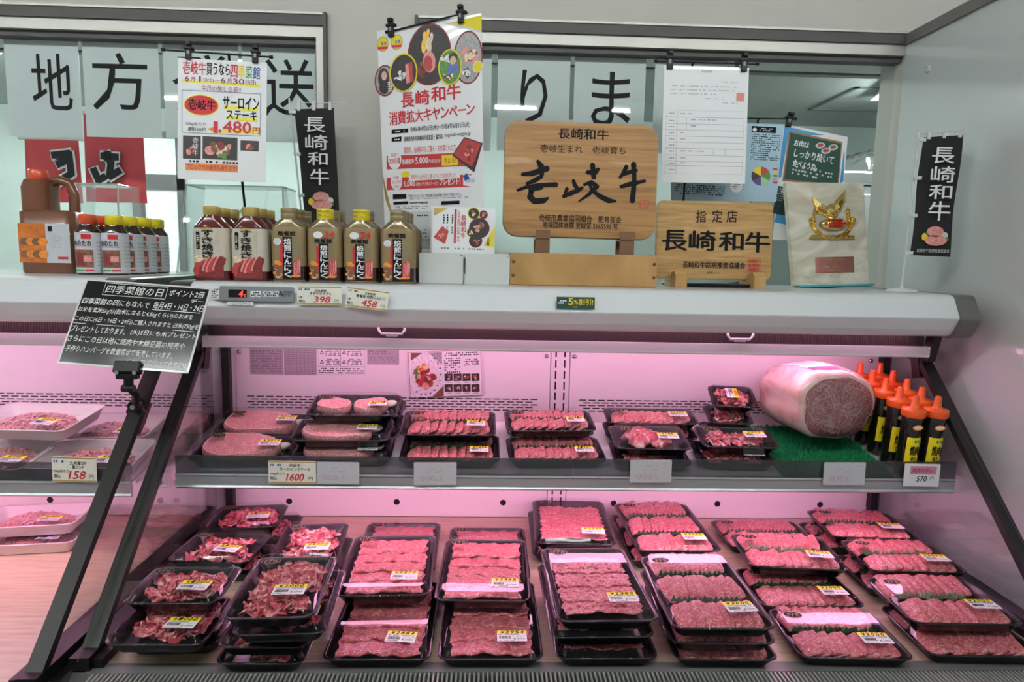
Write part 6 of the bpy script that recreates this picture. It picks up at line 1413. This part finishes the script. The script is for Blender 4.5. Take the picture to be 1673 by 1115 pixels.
# its shipping label on top
m = M(); k = M(); PINKL = mat('label_pink', (.75, .06, .22), .45)
def onb(u, v, up_=.0012):   # a patch lying on the top of the block
    x, z = -.092+v*.070+u*.030, -.150+u*.120+v*.012
    hit = _bv.ray_cast(Vector((x, .2, z)), Vector((0, -1, 0)))[0]; return (x, (hit.y if hit else HY)+up_, z)
m.grid(onb, 8, 8, LBLW); lb = m.build('shipping_label', rt)
k.grid(lambda u, v: tuple(Vector(onb(.86+u*.14, v))+Vector((0, .0006, 0))), 3, 8, PINKL)
for i in range(7): k.grid(lambda u, v: tuple(Vector(onb(.08+i*.105+u*.03, .06+v*(.85 if i % 3 else .5)))+Vector((0, .0006, 0))), 1, 8, INKL)
k.build('lettering', lb)
# nozzle bottles
CAPO = mat('cap_orange', (.78, .10, .01), .35, coat=.2)
def nozzle():
    m = M(); m.lathe([(.021, 0), (.0235, .003), (.0235, .146), (.022, .152), (.020, .154)], mat('sauce_black', (.010, .007, .006), .12, coat=.5), 26); parts = [('body', m)]
    m = M(); m.lathe([(.0266, .151), (.0272, .153), (.0272, .166), (.0262, .1685), (.0125, .1705), (.0095, .174), (.0068, .198), (.0062, .200), (.0035, .2005)], CAPO, 28); parts.append(('cap', m))
    k = M(); Rr = .0238
    P = [(Rr*math.sin(R(a)), -Rr*math.cos(R(a))) for a in range(-46, 47, 8)]; n = len(P)
    k.add([(x, y, z) for z in (.036, .102) for x, y in P], [(i, i+1, n+i+1, n+i) for i in range(n-1)], LBLY); parts.append(('label', k))
    q = M(); T_ = front(-.0238); q.oval(0, .128, .013, .0070, INKO, .0004, T=T_); q.oval(0, .128, .010, .0045, CREAM, .0006, T=T_); q.text('焼肉', -.011, .058, .011, .082, INK, .0012, bold=.0010, T=T_); q.text('タレ', -.007, .040, .009, .054, INK, .0012, bold=.0008, T=T_); q.text('Golden', -.012, .077, .012, .087, INKR, .0012, bold=.0006, shear=.2, T=T_) if False else q.dashes(-.012, .088, .012, .098, 1, INKGN, .0012, T=T_, h=.7)
    parts.append(('lettering', q)); return parts
rows = (('front row', 'second row', 'third row', 'fourth row', 'back row'))
for r in range(5):
    for s_ in range(2):
        xx = (.823, .8795)[s_]-.001*r*(1 if s_ == 0 else .8); yy = -.302+r*.0605; X_, Y_, Z_ = on_shelf(xx, yy, 0, .0015)
        bottle('nozzle', nozzle, X_, Y_, Z_+.004, (2, -2)[s_], f'orange capped nozzle sauce bottle, {"beside the meat block" if s_ == 0 else "by the right glass"} in the {rows[r]}', 'orange capped nozzle bottles', tilt=ST*.6)
# ================================================================ chalk style board and its clamp
k_ = .90
c = Card(CAM+(Vector((-1.004, -.328, 1.332))-CAM)*k_, (61.1, 2.9, -4.4), .297*k_, .21*k_)
bd = thing('black_message_board', 'black laminated board with white handwriting held by a clamp in front of the left case', 'sign', mw=c.mw)
m = M(); m.plate(rrect(c.w, c.h, .002, 3), .0016, mat('laminate_clear_edge', (.60, .60, .60), .3, coat=.5)); m.build('laminate', bd)
LAMB = mat('board_black', (.005, .005, .005), .16, coat=.1, spec=.3)
m = M(); m.rect(-c.w/2+.004, -c.h/2+.004, c.w/2-.004, c.h/2-.004, LAMB, .0003); m.build('black_sheet', bd)
m = M(); CH = mat('chalk_white', (.80, .80, .78), .6); U = lambda fx: -c.w/2+fx*c.w; V = lambda fy: c.h/2-fy*c.h
def wr(s_, fx0, fy0, fx1, fy1, bold=.0004): m.text(s_, U(fx0), V(fy1), U(fx1), V(fy0), CH, .0008, bold=bold*.4, shear=.12)
wr('四季菜館の日', .185, .055, .635, .155)
for a, b, c1, d in ((.165, .03, .665, .036), (.165, .175, .665, .181), (.165, .03, .168, .181), (.662, .03, .665, .181)): m.rect(U(a), V(d), U(c1), V(b), CH, .0008)
wr('ポイント2倍', .685, .055, .96, .135); wr('デー', .87, .15, .97, .20)
wr('四季菜館の四にちなんで', .03, .225, .56, .30); wr('毎月4日・14日・24日', .59, .215, .985, .30); m.rect(U(.59), V(.315), U(.97), V(.308), CH, .0008)
wr('お米を玄米5kg分(白米になると4.5kgくらい)のお米を', .02, .335, .92, .405)
wr('この日に(4日・14日・24日)ご購入されますと', .02, .445, .77, .515); wr('白米(750g)を', .79, .445, .985, .515); m.rect(U(.02), V(.535), U(.12), V(.529), CH, .0008); m.rect(U(.2), V(.535), U(.42), V(.529), CH, .0008); m.rect(U(.79), V(.535), U(.96), V(.529), CH, .0008)
wr('プレゼントしております。', .02, .555, .44, .63); wr('(火)5日にも米プレゼント', .48, .555, .985, .625)
wr('さらにこの日は他に焼肉や木綿豆腐の特売や', .02, .67, .92, .745)
wr('手作りハンバーグを数量限定で販売しています。', .03, .785, .85, .86)
wr('(コーププラザ四季菜館)', .52, .89, .97, .96)
m.build('lettering', bd)
# clamp: jaw under the board, two joints, and a second jaw on the frame bar
bu = c.mw @ Vector((.012, -c.h/2, 0))
t = thing('clamp_arm', 'black jointed clamp gripping the case frame bar and the message board', 'clamp', tuple(bu))
def tub(name, pts, r, par=t): 
    m = M(); m.tube(pts, r, BLACK, 12); return m.build(name, par)
m = M(); Tj = Matrix.Rotation(R(-29), 4, 'X'); m.box((-.026, -.009, -.010), (.026, -.0014, .014), BLACK, .002, T=Tj); m.box((-.026, .0026, -.010), (.026, .009, .012), BLACK, .002, T=Tj); m.box((-.021, -.010, -.020), (.021, .006, -.009), BLACK, .002)
for sx in (-.017, .017): m.lathe([(.004, 0), (.004, .005)], STEEL, 10, T=Matrix.Translation((sx, -.007, -.006)) @ Matrix.Rotation(R(90), 4, 'X'))
m.build('upper_jaw', t)
tub('stem', [(0, 0, -.016), (-.002, .002, -.034)], .009)
m = M(); m.tube([(-.013, 0, -.040), (.010, 0, -.040)], .0075, BLACK, 12); m.build('knuckle', t)
tgt = at(222, 668, X=-1.005)-bu; tgt = Vector(tgt)
j = Vector((.006, .012, -.052))
tub('arm', [(0, .002, -.040), tuple(j), tuple(j.lerp(tgt, .55))], .008)
m = M(); b_ = at(226, 655, Y=-.43)-bu
mid = Vector(j).lerp(tgt, .6); m.tube([tuple(mid), tuple(mid+Vector((.012, 0, -.024)))], .010, BLACK, 12); m.tube([tuple(mid+Vector((.010, 0, .004))), tuple(tgt+Vector((.012, -.01, .018)))], .007, BLACK, 10); m.build('ball_joint', t)
m = M(); T_ = Matrix.Translation(tgt) @ Matrix.Rotation(R(46), 4, 'X'); m.box((-.006, -.026, -.022), (.014, -.012, .026), BLACK, .003, T=T_); m.box((-.006, .010, -.022), (.014, .024, .026), BLACK, .003, T=T_); m.box((.014, -.026, -.018), (.024, .024, .018), BLACK, .003, T=T_); m.build('lower_jaw', t)
m = M(); m.tube([tuple(tgt+Vector((.016, -.010, -.022))), tuple(tgt+Vector((.006, -.022, -.052)))], .012, BLACK, 14); m.build('screw_knob', t)
m = M(); m.lathe([(.0125, -.004), (.0145, 0), (.0145, .010), (.0125, .013)], BLACK, 16, T=Matrix.Translation(tuple(mid+Vector((.006, -.010, -.004)))) @ Matrix.Rotation(R(90), 4, 'X')); m.lathe([(.006, .013), (.005, .018)], STEEL, 12, T=Matrix.Translation(tuple(mid+Vector((.006, -.010, -.004)))) @ Matrix.Rotation(R(90), 4, 'X')); m.build('tension_knob', t)
